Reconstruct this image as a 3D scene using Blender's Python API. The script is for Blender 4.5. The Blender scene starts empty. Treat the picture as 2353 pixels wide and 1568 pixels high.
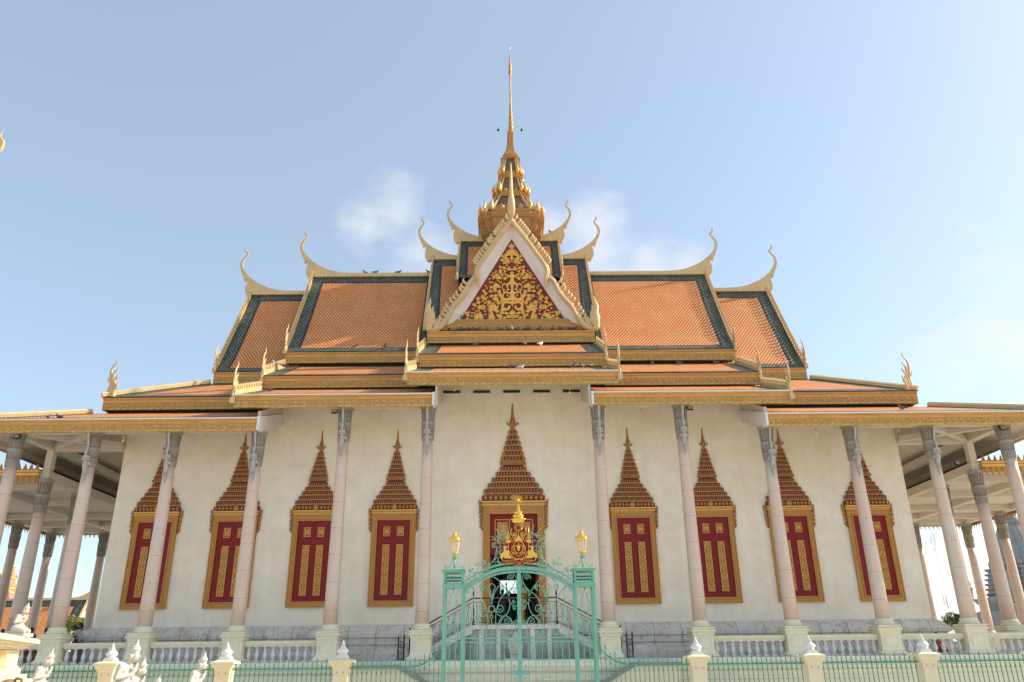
import bpy, math, random
import numpy as np
from mathutils import Vector, Matrix
from mathutils.geometry import tessellate_polygon
random.seed(7)
S = bpy.context.scene
COL = S.collection
R = math.radians
# ------------------------------------------------------------------ camera, light, exposure
cam = bpy.data.cameras.new('camera'); cam_ob = bpy.data.objects.new('camera', cam); COL.objects.link(cam_ob)
cam.sensor_width = 23.5; cam.lens = 23.5*1802/2353; cam.clip_start = .1; cam.clip_end = 3000
S.camera = cam_ob
pitch, roll, yaw = .3873, .0116, -.0107
cam_ob.matrix_world = Matrix.Translation((-.396, 0, 1.6)) @ Matrix.Rotation(yaw, 4, 'Z') @ Matrix.Rotation(math.pi/2+pitch, 4, 'X') @ Matrix.Rotation(-roll, 4, 'Z')
S.view_settings.view_transform = 'Standard'; S.view_settings.look = 'None'; S.view_settings.gamma = 1
S.view_settings.exposure = 1.14
SUN_EL, SUN_AZ = R(36), R(82)          # azimuth clockwise from +Y (away from the camera) towards +X
sun = bpy.data.lights.new('sun', 'SUN'); sun.energy = 3.0; sun.angle = R(.8); sun.color = (1, .86, .66)
sun_ob = bpy.data.objects.new('sun', sun); COL.objects.link(sun_ob)
sd = Vector((math.sin(SUN_AZ)*math.cos(SUN_EL), math.cos(SUN_AZ)*math.cos(SUN_EL), math.sin(SUN_EL)))
sun_ob.rotation_euler = sd.to_track_quat('Z', 'Y').to_euler()
W = bpy.data.worlds.new('World'); S.world = W; W.use_nodes = True
nt = W.node_tree; nt.nodes.clear()
def wn(t, **k):
    n = nt.nodes.new(t)
    for a, b in k.items(): setattr(n, a, b)
    return n
def wl(a, b): nt.links.new(a, b)
wo = wn('ShaderNodeOutputWorld'); bg = wn('ShaderNodeBackground'); bg.inputs[1].default_value = .134
sky = wn('ShaderNodeTexSky', sky_type='NISHITA'); sky.sun_disc = False; sky.sun_elevation = SUN_EL; sky.sun_rotation = SUN_AZ
sky.air_density = 1.0; sky.dust_density = 1.25; sky.ozone_density = 1.0
tc = wn('ShaderNodeTexCoord')
mp = wn('ShaderNodeMapping'); mp.inputs['Scale'].default_value = (1, 1, 1.9)
noi = wn('ShaderNodeTexNoise'); noi.inputs['Scale'].default_value = 9; noi.inputs['Detail'].default_value = 8; noi.inputs['Roughness'].default_value = .6
wl(tc.outputs['Generated'], mp.inputs[0]); wl(mp.outputs[0], noi.inputs['Vector'])
def wm(op, a, b=None, c=None):
    n = wn('ShaderNodeMath', operation=op)
    for i, v in enumerate((a, b, c)):
        if v is None: continue
        if isinstance(v, (int, float)): n.inputs[i].default_value = v
        else: wl(v, n.inputs[i])
    return n.outputs[0]
total = None                            # each cloud bank: direction, angular radius
for d, rad, amp in [((-.13, .843, .515), .075, 1.), ((-.165, .848, .505), .06, .8), ((-.095, .867, .487), .08, .95), ((.06, .854, .50), .05, .7), ((.115, .855, .50), .07, 1.), ((.12, .868, .475), .08, .95), ((.18, .87, .462), .06, .9), ((.225, .865, .45), .05, .75), ((.52, .76, .39), .07, .8), ((.545, .755, .37), .06, .8), ((.53, .785, .322), .07, .95), ((.50, .808, .305), .07, .8), ((.56, .775, .30), .08, 1.)]:
    v = Vector(d).normalized()
    dp = wn('ShaderNodeVectorMath', operation='DISTANCE'); wl(tc.outputs['Generated'], dp.inputs[0]); dp.inputs[1].default_value = v
    f = wm('MULTIPLY', wm('SUBTRACT', 1, wm('MINIMUM', wm('DIVIDE', dp.outputs['Value'], rad), 1)), amp)
    total = f if total is None else wm('MAXIMUM', total, f)
cl = wm('MULTIPLY', wm('SUBTRACT', wm('ADD', noi.outputs['Fac'], wm('MULTIPLY', total, .55)), .66), 2.8)
cl = wm('MULTIPLY', wm('MINIMUM', wm('MAXIMUM', cl, 0), 1), wm('MINIMUM', wm('MULTIPLY', total, 3), 1))
cl = wm('MULTIPLY', cl, .62)
mixc = wn('ShaderNodeMix', data_type='RGBA'); hz = wn('ShaderNodeMix', data_type='RGBA'); hz.inputs[0].default_value = .45; wl(sky.outputs[0], hz.inputs[6]); hz.inputs[7].default_value = (1.85, 2.15, 2.25, 1); wl(cl, mixc.inputs[0]); wl(hz.outputs[2], mixc.inputs[6]); mixc.inputs[7].default_value = (3.3, 3.3, 3.45, 1)
wl(mixc.outputs[2], bg.inputs[0]); wl(bg.outputs[0], wo.inputs[0])

# ------------------------------------------------------------------ materials
MATS = {}
def mat(name, col, rough=.6, metal=0, noise=None, bump=None, spec=.5):
    """noise=(colour2, scale, amount[, stretch xyz]); bump=(scale, strength)"""
    m = bpy.data.materials.new(name); m.use_nodes = True; t = m.node_tree
    b = t.nodes['Principled BSDF']; b.inputs['Base Color'].default_value = (*col, 1)
    b.inputs['Roughness'].default_value = rough; b.inputs['Metallic'].default_value = metal
    b.inputs['Specular IOR Level'].default_value = spec
    tcn = t.nodes.new('ShaderNodeTexCoord')
    src = tcn.outputs['Object']
    prev = None
    for nz in ([noise] if noise and not isinstance(noise, list) else (noise or [])):
        c2, sc, amt = nz[:3]
        n = t.nodes.new('ShaderNodeTexNoise'); n.inputs['Scale'].default_value = sc; n.inputs['Detail'].default_value = 6; n.inputs['Roughness'].default_value = .65
        if len(nz) > 3:
            mm = t.nodes.new('ShaderNodeMapping'); mm.inputs['Scale'].default_value = nz[3]; t.links.new(src, mm.inputs[0]); t.links.new(mm.outputs[0], n.inputs['Vector'])
        else: t.links.new(src, n.inputs['Vector'])
        r = t.nodes.new('ShaderNodeValToRGB'); r.color_ramp.elements[0].position = .42; r.color_ramp.elements[1].position = .72
        r.color_ramp.elements[0].color = (0, 0, 0, 1); r.color_ramp.elements[1].color = (amt, amt, amt, 1)
        t.links.new(n.outputs['Fac'], r.inputs[0])
        x = t.nodes.new('ShaderNodeMix'); x.data_type = 'RGBA'
        t.links.new(r.outputs[0], x.inputs[0])
        if prev: t.links.new(prev, x.inputs[6])
        else: x.inputs[6].default_value = (*col, 1)
        x.inputs[7].default_value = (*c2, 1); prev = x.outputs[2]
    if prev: t.links.new(prev, b.inputs['Base Color'])
    if bump:
        n = t.nodes.new('ShaderNodeTexNoise'); n.inputs['Scale'].default_value = bump[0]; n.inputs['Detail'].default_value = 4
        t.links.new(src, n.inputs['Vector'])
        bn = t.nodes.new('ShaderNodeBump'); bn.inputs['Strength'].default_value = bump[1]; bn.inputs['Distance'].default_value = .02
        t.links.new(n.outputs['Fac'], bn.inputs['Height']); t.links.new(bn.outputs[0], b.inputs['Normal'])
    MATS[name] = m; return m
def tile_mat(name, col, var, joint):
    m = bpy.data.materials.new(name); m.use_nodes = True; t = m.node_tree; b = t.nodes['Principled BSDF']
    def M(op, a, bb=None, c=None):
        n = t.nodes.new('ShaderNodeMath'); n.operation = op
        for i, v in enumerate((a, bb, c)):
            if v is None: continue
            if isinstance(v, (int, float)): n.inputs[i].default_value = v
            else: t.links.new(v, n.inputs[i])
        return n.outputs[0]
    uv = t.nodes.new('ShaderNodeUVMap'); uv.uv_map = 'UVMap'; sp = t.nodes.new('ShaderNodeSeparateXYZ'); t.links.new(uv.outputs[0], sp.inputs[0])
    u = M('DIVIDE', sp.outputs[0], .20); v = M('DIVIDE', sp.outputs[1], .30)
    a = M('ADD', u, v); c = M('SUBTRACT', u, v)
    fa = M('FRACT', a); fc = M('FRACT', c)
    da = M('MINIMUM', fa, M('SUBTRACT', 1, fa)); dc = M('MINIMUM', fc, M('SUBTRACT', 1, fc))
    d = M('MINIMUM', da, dc)
    # dark joint lines along the edges of each pointed tile
    mask = M('MINIMUM', M('MULTIPLY', M('MAXIMUM', M('SUBTRACT', d, .06), 0), 5), 1)
    cx = t.nodes.new('ShaderNodeCombineXYZ'); t.links.new(M('FLOOR', a), cx.inputs[0]); t.links.new(M('FLOOR', c), cx.inputs[1])
    wnn = t.nodes.new('ShaderNodeTexWhiteNoise'); wnn.noise_dimensions = '2D'; t.links.new(cx.outputs[0], wnn.inputs['Vector'])
    big = t.nodes.new('ShaderNodeTexNoise'); big.inputs['Scale'].default_value = .9; big.inputs['Detail'].default_value = 5; t.links.new(uv.outputs[0], big.inputs['Vector'])
    x = t.nodes.new('ShaderNodeMix'); x.data_type = 'RGBA'; x.inputs[6].default_value = (*col, 1); x.inputs[7].default_value = (*var, 1)
    t.links.new(M('MINIMUM', M('MAXIMUM', M('ADD', M('MULTIPLY', wnn.outputs['Value'], .75), M('MULTIPLY', M('SUBTRACT', big.outputs['Fac'], .5), 2.2)), 0), 1), x.inputs[0])
    y = t.nodes.new('ShaderNodeMix'); y.data_type = 'RGBA'; y.inputs[6].default_value = (*joint, 1)
    t.links.new(x.outputs[2], y.inputs[7]); t.links.new(mask, y.inputs[0]); t.links.new(y.outputs[2], b.inputs['Base Color'])
    b.inputs['Roughness'].default_value = .5; b.inputs['Specular IOR Level'].default_value = .3
    bn = t.nodes.new('ShaderNodeBump'); bn.inputs['Strength'].default_value = .6; bn.inputs['Distance'].default_value = .03
    t.links.new(mask, bn.inputs['Height']); t.links.new(bn.outputs[0], b.inputs['Normal'])
    MATS[name] = m; return m
def marble(name, c1, c2, vein, scale=1.2, joints=0, vamt=.8, xj=0):
    m = bpy.data.materials.new(name); m.use_nodes = True; t = m.node_tree; b = t.nodes['Principled BSDF']
    tcn = t.nodes.new('ShaderNodeTexCoord'); oi = t.nodes.new('ShaderNodeObjectInfo')
    off = t.nodes.new('ShaderNodeVectorMath'); off.operation = 'MULTIPLY_ADD'
    t.links.new(oi.outputs['Random'], off.inputs[0]); off.inputs[1].default_value = (37, 21, 55); t.links.new(tcn.outputs['Object'], off.inputs[2])
    sp = t.nodes.new('ShaderNodeSeparateXYZ'); t.links.new(tcn.outputs['Object'], sp.inputs[0])
    n = t.nodes.new('ShaderNodeTexNoise'); n.inputs['Scale'].default_value = scale; n.inputs['Detail'].default_value = 5; t.links.new(off.outputs[0], n.inputs['Vector'])
    x = t.nodes.new('ShaderNodeMix'); x.data_type = 'RGBA'; x.inputs[6].default_value = (*c1, 1); x.inputs[7].default_value = (*c2, 1)
    r0 = t.nodes.new('ShaderNodeValToRGB'); r0.color_ramp.elements[0].position = .35; r0.color_ramp.elements[1].position = .65
    t.links.new(n.outputs['Fac'], r0.inputs[0]); t.links.new(r0.outputs[0], x.inputs[0])
    n2 = t.nodes.new('ShaderNodeTexNoise'); n2.inputs['Scale'].default_value = scale*1.6; n2.inputs['Detail'].default_value = 7; n2.inputs['Distortion'].default_value = 1.4
    mp2 = t.nodes.new('ShaderNodeMapping'); mp2.inputs['Scale'].default_value = (1, 1, .45); t.links.new(off.outputs[0], mp2.inputs[0]); t.links.new(mp2.outputs[0], n2.inputs['Vector'])
    r = t.nodes.new('ShaderNodeValToRGB'); e = r.color_ramp.elements
    e[0].position = .47; e[0].color = (0, 0, 0, 1); e[1].position = .53; e[1].color = (0, 0, 0, 1); k = e.new(.5); k.color = (vamt, vamt, vamt, 1)
    t.links.new(n2.outputs['Fac'], r.inputs[0])
    y = t.nodes.new('ShaderNodeMix'); y.data_type = 'RGBA'; t.links.new(r.outputs[0], y.inputs[0]); t.links.new(x.outputs[2], y.inputs[6]); y.inputs[7].default_value = (*vein, 1)
    last = y.outputs[2]
    if xj:
        q1 = t.nodes.new('ShaderNodeMath'); q1.operation = 'DIVIDE'; t.links.new(sp.outputs[0], q1.inputs[0]); q1.inputs[1].default_value = xj
        q2 = t.nodes.new('ShaderNodeMath'); q2.operation = 'FRACT'; t.links.new(q1.outputs[0], q2.inputs[0])
        q3 = t.nodes.new('ShaderNodeMath'); q3.operation = 'LESS_THAN'; t.links.new(q2.outputs[0], q3.inputs[0]); q3.inputs[1].default_value = .016
        w0 = t.nodes.new('ShaderNodeMix'); w0.data_type = 'RGBA'; t.links.new(q3.outputs[0], w0.inputs[0]); t.links.new(last, w0.inputs[6]); w0.inputs[7].default_value = (.1, .08, .06, 1); last = w0.outputs[2]
    if joints:
        def M(op, a, bb=None):
            q = t.nodes.new('ShaderNodeMath'); q.operation = op
            for i, v in enumerate((a, bb)):
                if v is None: continue
                if isinstance(v, (int, float)): q.inputs[i].default_value = v
                else: t.links.new(v, q.inputs[i])
            return q.outputs[0]
        zr = M('ADD', M('DIVIDE', sp.outputs[2], joints), M('MULTIPLY', oi.outputs['Random'], .6))
        fz = M('FRACT', zr)
        line = M('LESS_THAN', fz, .013)
        wnn = t.nodes.new('ShaderNodeTexWhiteNoise'); wnn.noise_dimensions = '2D'
        cc = t.nodes.new('ShaderNodeCombineXYZ'); t.links.new(M('FLOOR', zr), cc.inputs[0]); t.links.new(oi.outputs['Random'], cc.inputs[1]); t.links.new(cc.outputs[0], wnn.inputs['Vector'])
        w2 = t.nodes.new('ShaderNodeMix'); w2.data_type = 'RGBA'; t.links.new(M('MULTIPLY', wnn.outputs['Value'], .5), w2.inputs[0]); t.links.new(last, w2.inputs[6]); w2.inputs[7].default_value = (c2[0]*1.05, c2[1]*.85, c2[2]*.78, 1)
        w = t.nodes.new('ShaderNodeMix'); w.data_type = 'RGBA'; t.links.new(M('MULTIPLY', line, .7), w.inputs[0]); t.links.new(w2.outputs[2], w.inputs[6]); w.inputs[7].default_value = (.2, .17, .15, 1)
        last = w.outputs[2]
    t.links.new(last, b.inputs['Base Color']); b.inputs['Roughness'].default_value = .4
    MATS[name] = m; return m
mat('plaster', (.94, .88, .76), .85, noise=[((.84, .75, .58), .22, .6), ((.62, .50, .33), .6, .20, (1, 1, 1.5)), ((.42, .32, .2), 1.5, .12, (1.6, 1.6, .12)), ((.50, .40, .27), 1.7, .14), ((.4, .32, .22), .9, .14)])
mat('crown_gilt', (.46, .22, .065), .5, .1, noise=((.27, .10, .03), 6, .7))
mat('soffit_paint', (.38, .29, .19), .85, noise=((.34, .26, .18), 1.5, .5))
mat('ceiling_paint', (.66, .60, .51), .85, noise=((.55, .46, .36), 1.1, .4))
mat('cream_paint', (.76, .73, .56), .6, noise=[((.55, .52, .36), 2.2, .35), ((.3, .28, .2), 9, .12, (1, 1, .4))], bump=(18, .12))
mat('warm_cream', (.74, .66, .47), .6, noise=((.66, .54, .34), 2.5, .35), bump=(18, .12))
mat('yellow_cream', (.68, .49, .24), .55, noise=[((.48, .33, .15), 1.4, .5), ((.25, .19, .1), 6, .2, (1, 1, .3))], bump=(12, .2))
mat('gold_relief', (.70, .44, .145), .5, .15, noise=((.30, .17, .05), 3.5, .6), bump=(30, .35))
mat('relief_ground', (.46, .27, .085), .7)
mat('orange_gold', (.68, .36, .09), .5, .1, noise=((.36, .19, .05), 2, .5, (.5, 1, 3)))
mat('gilt', (.86, .49, .11), .36, .35, noise=((.55, .26, .05), 7, .5))
mat('gilt_dark', (.52, .26, .06), .42, .2, noise=((.32, .13, .03), 9, .6), bump=(60, .4))
mat('bright_gold', (.85, .50, .09), .3, .6)
mat('spire_base', (.38, .19, .05), .6, .05, noise=((.36, .17, .04), 2, .6))
mat('spire_gold', (.54, .275, .065), .5, .2, noise=((.33, .15, .04), 5, .6))
mat('dark_red', (.21, .018, .018), .5, noise=((.10, .012, .015), 3, .5))
mat('panel_red', (.25, .017, .022), .5, noise=((.18, .012, .016), 4, .5), spec=.25)
mat('panel_ground', (.30, .13, .035), .6)
mat('brown_red', (.15, .028, .016), .6)
mat('white_paint', (.74, .73, .72), .55, noise=((.6, .58, .55), 6, .3))
mat('reveal_white', (.72, .66, .62), .7, noise=((.6, .52, .48), 1.5, .4))
mat('statue_stone', (.58, .55, .49), .75, noise=[((.55, .48, .4), 7, .5), ((.3, .26, .2), 22, .2)], bump=(60, .3))
mat('carved_grey', (.36, .325, .28), .8, noise=[((.17, .15, .13), 7, .6), ((.40, .37, .33), 3, .4)], bump=(26, 1.0))
mat('bracket_grey', (.46, .43, .40), .7, noise=((.24, .22, .21), 9, .6), bump=(40, .4))
mat('gap_shade', (.035, .028, .024), .9)  # dark brown taken near-black, so the shade of the gaps is in the colour
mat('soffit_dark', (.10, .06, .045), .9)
mat('fence_green', (.07, .30, .225), .5, noise=((.04, .19, .15), 6, .6))
mat('green_iron', (.17, .47, .365), .5, noise=[((.09, .34, .27), 6, .6), ((.25, .2, .12), 25, .2)])
mat('spire_tile', (.10, .07, .045), .5, noise=((.40, .19, .06), 9, .8, (1, 1, 4)))
mat('dark_iron', (.045, .028, .024), .45, .3)
mat('brass_rail', (.16, .11, .05), .35, .5)
mat('steel', (.55, .56, .58), .35, .6)
mat('black_plastic', (.03, .03, .032), .5)
mat('lamp_glass', (.75, .72, .62), .12); MATS['lamp_glass'].node_tree.nodes['Principled BSDF'].inputs['Alpha'].default_value = .55
mat('paving', (.58, .53, .44), .85, noise=[((.42, .38, .31), .8, .5), ((.64, .58, .5), 4, .4)], bump=(20, .2))
mat('floor_tile', (.34, .30, .26), .5)
mat('grey_stone', (.30, .305, .31), .85, noise=[((.15, .155, .16), 1.6, .8), ((.42, .42, .42), 5, .4)], bump=(5, 1.0))
mat('pink_stucco', (.58, .22, .16), .7, noise=((.4, .14, .1), 1.2, .5))
mat('ochre_gold', (.66, .47, .14), .5, .2)
mat('leaf', (.10, .16, .03), .6, noise=((.05, .09, .02), 3, .7)); mat('leaf_light', (.26, .27, .05), .6); mat('leaf_dark', (.03, .06, .02), .7)
mat('bark', (.10, .07, .05), .9)
mat('pigeon_grey', (.10, .11, .13), .6, noise=((.04, .045, .06), 14, .8)); mat('pigeon_white', (.78, .76, .75), .6); mat('pigeon_fawn', (.5, .38, .33), .6)
mat('skin', (.20, .09, .05), .55); mat('hair', (.012, .01, .01), .5)
mat('cloth_blue', (.10, .21, .40), .8); mat('cloth_grey', (.38, .38, .40), .85); mat('cloth_dark', (.035, .035, .045), .85); mat('cloth_khaki', (.34, .28, .19), .85)
mat('cloth_red', (.33, .05, .04), .8, noise=((.6, .35, .25), 14, .8)); mat('cloth_pattern', (.45, .38, .36), .85, noise=((.16, .12, .12), 30, .9)); mat('cloth_denim', (.13, .16, .23), .85)
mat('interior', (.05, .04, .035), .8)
mat('bell_brass', (.72, .46, .10), .35, .5)
tile_mat('tile_orange', (.90, .33, .085), (.95, .47, .17), (.30, .09, .035))
tile_mat('tile_green', (.12, .16, .125), (.27, .28, .20), (.012, .018, .02))
tile_mat('tile_navy', (.045, .06, .075), (.09, .105, .11), (.006, .008, .012))
marble('marble_pink', (.68, .50, .41), (.64, .56, .48), (.50, .41, .35), 1.3, 1.17, .4)
marble('marble_grey', (.64, .60, .52), (.74, .72, .66), (.24, .17, .13), .9, 0, .5, 1.28)
marble('marble_slab', (.34, .36, .35), (.21, .20, .18), (.13, .10, .08), .8, 0, .6)
M_ = MATS

# ------------------------------------------------------------------ mesh builder
class MB:
    def __init__(s): s.v = []; s.f = []; s.m = []; s.uv = []; s.sm = []
    def add(s, vs, fs, mi=0, smooth=False, uvs=None):
        o = len(s.v); s.v += [tuple(p) for p in vs]
        for k, f in enumerate(fs):
            s.f.append([i+o for i in f]); s.m.append(mi); s.sm.append(smooth); s.uv.append(uvs[k] if uvs else None)
        return s
    def box(s, x0, x1, y0, y1, z0, z1, mi=0):
        if x0 > x1: x0, x1 = x1, x0
        if y0 > y1: y0, y1 = y1, y0
        if z0 > z1: z0, z1 = z1, z0
        v = [(x, y, z) for z in (z0, z1) for y in (y0, y1) for x in (x0, x1)]
        return s.add(v, [(0, 2, 3, 1), (4, 5, 7, 6), (0, 1, 5, 4), (2, 6, 7, 3), (0, 4, 6, 2), (1, 3, 7, 5)], mi)
    def frustum(s, cx, cy, z0, z1, a0, b0, a1, b1, mi=0):
        v = [(cx-a0, cy-b0, z0), (cx+a0, cy-b0, z0), (cx+a0, cy+b0, z0), (cx-a0, cy+b0, z0), (cx-a1, cy-b1, z1), (cx+a1, cy-b1, z1), (cx+a1, cy+b1, z1), (cx-a1, cy+b1, z1)]
        return s.add(v, [(3, 2, 1, 0), (4, 5, 6, 7), (0, 1, 5, 4), (1, 2, 6, 5), (2, 3, 7, 6), (3, 0, 4, 7)], mi)
    def sqprofile(s, cx, cy, prof, mi=0):
        """square moulding stack: prof = [(half, z)] bottom to top"""
        v = []; f = []
        for h, z in prof: v += [(cx-h, cy-h, z), (cx+h, cy-h, z), (cx+h, cy+h, z), (cx-h, cy+h, z)]
        for i in range(len(prof)-1):
            for k in range(4): f.append((4*i+k, 4*i+(k+1) % 4, 4*i+4+(k+1) % 4, 4*i+4+k))
        f.append((3, 2, 1, 0)); n = 4*(len(prof)-1); f.append((n, n+1, n+2, n+3))
        return s.add(v, f, mi)
    def lathe(s, cx, cy, prof, seg=16, mi=0, smooth=True, sx=1, sy=1, lean=None):
        v = []; f = []
        for r, z in prof:
            ly = lean(z) if lean else 0
            for k in range(seg):
                a = 2*math.pi*k/seg; v.append((cx+r*sx*math.cos(a), cy+ly+r*sy*math.sin(a), z))
        for i in range(len(prof)-1):
            for k in range(seg): f.append((seg*i+k, seg*i+(k+1) % seg, seg*i+seg+(k+1) % seg, seg*i+seg+k))
        s.add(v, f, mi, smooth)
        n = seg*(len(prof)-1); o = len(s.v)-len(v)
        s.f.append([o+k for k in range(seg)][::-1]); s.m.append(mi); s.sm.append(False); s.uv.append(None)
        s.f.append([o+n+k for k in range(seg)]); s.m.append(mi); s.sm.append(False); s.uv.append(None)
        return s
    def poly(s, pts, y0, y1, mi=0, thick=None):
        """extrude an XZ outline between y0 and y1 (thick: per-point half depth about the middle)"""
        n = len(pts); ym = (y0+y1)/2; v = []
        for i, (x, z) in enumerate(pts): v.append((x, ym-(thick[i] if thick else (y1-y0)/2), z))
        for i, (x, z) in enumerate(pts): v.append((x, ym+(thick[i] if thick else (y1-y0)/2), z))
        tri = tessellate_polygon([[Vector((x, z, 0)) for x, z in pts]])
        f = [tuple(t) for t in tri]+[tuple(i+n for i in t[::-1]) for t in tri]
        f += [(i, (i+1) % n, (i+1) % n+n, i+n) for i in range(n)]
        return s.add(v, f, mi)
    def tube(s, pts, r, seg=6, mi=0, smooth=True, flat=1, up=(0, 1, 0), close=False):
        """sweep along points; r number or list; flat scales the section along `up`"""
        P = [Vector(p) for p in pts]; n = len(P)
        if n < 2: return s
        rs = r if isinstance(r, (list, tuple)) else [r]*n
        U = Vector(up).normalized(); v = []; f = []
        for i in range(n):
            if close: T = P[(i+1) % n]-P[i-1]
            else: T = P[min(i+1, n-1)]-P[max(i-1, 0)]
            if T.length < 1e-9: T = Vector((0, 0, 1))
            T.normalize(); A = T.cross(U)
            if A.length < 1e-3: A = T.cross(Vector((1, 0, .01)))
            A.normalize(); B = A.cross(T).normalized()
            for k in range(seg):
                a = 2*math.pi*k/seg+math.pi/seg; q = P[i]+A*(rs[i]*math.cos(a))+B*(rs[i]*flat*math.sin(a)); v.append(tuple(q))
        m = n if close else n-1
        for i in range(m):
            j = (i+1) % n
            for k in range(seg): f.append((seg*i+k, seg*j+k, seg*j+(k+1) % seg, seg*i+(k+1) % seg))
        if not close:
            f.append(tuple(range(seg))); f.append(tuple(seg*(n-1)+k for k in range(seg))[::-1])
        return s.add(v, f, mi, smooth)
    def ball(s, c, r, mi=0, seg=8, rings=5, sc=(1, 1, 1)):
        v = [(c[0], c[1], c[2]-r*sc[2])]; f = []
        for i in range(1, rings):
            t = math.pi*i/rings-math.pi/2
            for k in range(seg):
                a = 2*math.pi*k/seg; v.append((c[0]+r*sc[0]*math.cos(t)*math.cos(a), c[1]+r*sc[1]*math.cos(t)*math.sin(a), c[2]+r*sc[2]*math.sin(t)))
        v.append((c[0], c[1], c[2]+r*sc[2])); L = len(v)-1
        for k in range(seg):
            f.append((0, 1+(k+1) % seg, 1+k)); f.append((L, L-seg+k, L-seg+(k+1) % seg))
            for i in range(rings-2): a = 1+i*seg; f.append((a+k, a+(k+1) % seg, a+seg+(k+1) % seg, a+seg+k))
        return s.add(v, f, mi, True)
    def quad(s, a, b, c, d, mi=0, uv=None): return s.add([a, b, c, d], [(0, 1, 2, 3)], mi, False, [uv] if uv else None)
    def merge(s, o, M=None, mirror=False):
        base = len(s.v)
        for p in o.v:
            q = M @ Vector(p) if M is not None else Vector(p); s.v.append(tuple(q))
        for f, m, sm, uv in zip(o.f, o.m, o.sm, o.uv):
            g = [i+base for i in f]; s.f.append(g[::-1] if mirror else g); s.m.append(m); s.sm.append(sm); s.uv.append(uv[::-1] if (uv and mirror) else uv)
        return s
    def mirrored(s):
        o = MB(); o.merge(s, Matrix.Scale(-1, 4, (1, 0, 0)), True); return o
    def build(s, name, mats, parent=None, loc=None, label=None):
        me = bpy.data.meshes.new(name); me.from_pydata(s.v, [], s.f)
        for m in (mats if isinstance(mats, (list, tuple)) else [mats]): me.materials.append(M_[m] if isinstance(m, str) else m)
        me.polygons.foreach_set('material_index', s.m); me.polygons.foreach_set('use_smooth', s.sm)
        if any(u is not None for u in s.uv):
            l = me.uv_layers.new(name='UVMap'); d = []
            for f, u in zip(s.f, s.uv):
                for i in range(len(f)): d += list(u[i]) if u else [0, 0]
            l.data.foreach_set('uv', d)
        me.update(); me.validate()
        return link(bpy.data.objects.new(name, me), parent, loc, label)
def link(o, parent=None, loc=None, label=None):
    COL.objects.link(o)
    if parent is not None: o.parent = parent
    if loc is not None: o.location = loc
    if label: o['label'] = label
    return o
def empty(name, label, cat, loc=(0, 0, 0), group=None, rz=0):
    o = bpy.data.objects.new(name, None); COL.objects.link(o); o.location = loc; o.rotation_euler.z = rz; o.empty_display_size = .3
    return tag(o, label, cat, group)
def tag(o, label, cat, group=None):
    o['label'] = label; o['category'] = cat
    if group: o['group'] = group
    return o
def struct(o, kind='structure'): o['kind'] = kind; return o
def copy_tree(o, parent=None, **k):
    c = o.copy(); COL.objects.link(c)
    if parent is not None: c.parent = parent
    for ch in list(o.children): copy_tree(ch, c)
    return c
def blob(parts, vox=.02, name='body', mats=('statue_stone',), parent=None, loc=None, smooth_it=2, mfun=None, rot=None):
    """one continuous surface from overlapping capsules: parts = [(p0, p1, r0, r1)] or ellipsoids (c, (rx, ry, rz))"""
    b = MB()
    for p in parts:
        if len(p) == 2: b.ball(p[0], 1, 0, 14, 9, p[1])
        else:
            p0, p1, r0, r1 = Vector(p[0]), Vector(p[1]), p[2], p[3]
            b.ball(p0, r0, 0, 12, 7); b.ball(p1, r1, 0, 12, 7); b.tube([p0, p1], [r0, r1], 12)
    me = bpy.data.meshes.new(name); me.from_pydata(b.v, [], b.f); me.update()
    t = bpy.data.objects.new(name, me); COL.objects.link(t)
    md = t.modifiers.new('r', 'REMESH'); md.mode = 'VOXEL'; md.voxel_size = vox; md.use_smooth_shade = True
    ms = t.modifiers.new('s', 'SMOOTH'); ms.iterations = smooth_it; ms.factor = .5
    dg = bpy.context.evaluated_depsgraph_get(); nm = bpy.data.meshes.new_from_object(t.evaluated_get(dg))
    bpy.data.objects.remove(t); nm.name = name
    nm.materials.clear()
    for m in mats: nm.materials.append(M_[m])
    for p in nm.polygons: p.use_smooth = True; p.material_index = mfun(p.center) if mfun else 0
    return link(bpy.data.objects.new(name, nm), parent, loc)
def arc(cx, cz, r, a0, a1, n=10, y=0, r1=None):
    """arc or spiral in the XZ plane (degrees)"""
    return [(cx+(r+((r1 if r1 is not None else r)-r)*i/n)*math.cos(R(a0+(a1-a0)*i/n)), y, cz+(r+((r1 if r1 is not None else r)-r)*i/n)*math.sin(R(a0+(a1-a0)*i/n))) for i in range(n+1)]
def smooth_line(P, k=3):
    """Catmull-Rom through tuples of any length"""
    out = []
    for i in range(len(P)-1):
        p0, p1, p2, p3 = P[max(i-1, 0)], P[i], P[i+1], P[min(i+2, len(P)-1)]
        for j in range(k):
            t = j/k; out.append(tuple(.5*((2*b)+(-a+c)*t+(2*a-5*b+4*c-d)*t*t+(-a+3*b-3*c+d)*t**3) for a, b, c, d in zip(p0, p1, p2, p3)))
    out.append(tuple(P[-1])); return out
def ribbon(mb, P, y, flat=.45, mi=0, seg=8, k=3):
    """flattened tube along (x, z, width)"""
    Q = smooth_line(P, k)
    return mb.tube([(x, y, z) for x, z, w in Q], [max(w, .004)/2 for x, z, w in Q], seg, mi, True, flat, (0, 1, 0))
# ------------------------------------------------------------------ setting: ground
g = MB(); g.quad((-700, -300, 0), (700, -300, 0), (700, 1500, 0), (-700, 1500, 0))
struct(g.build('ground', 'paving'))
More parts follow.
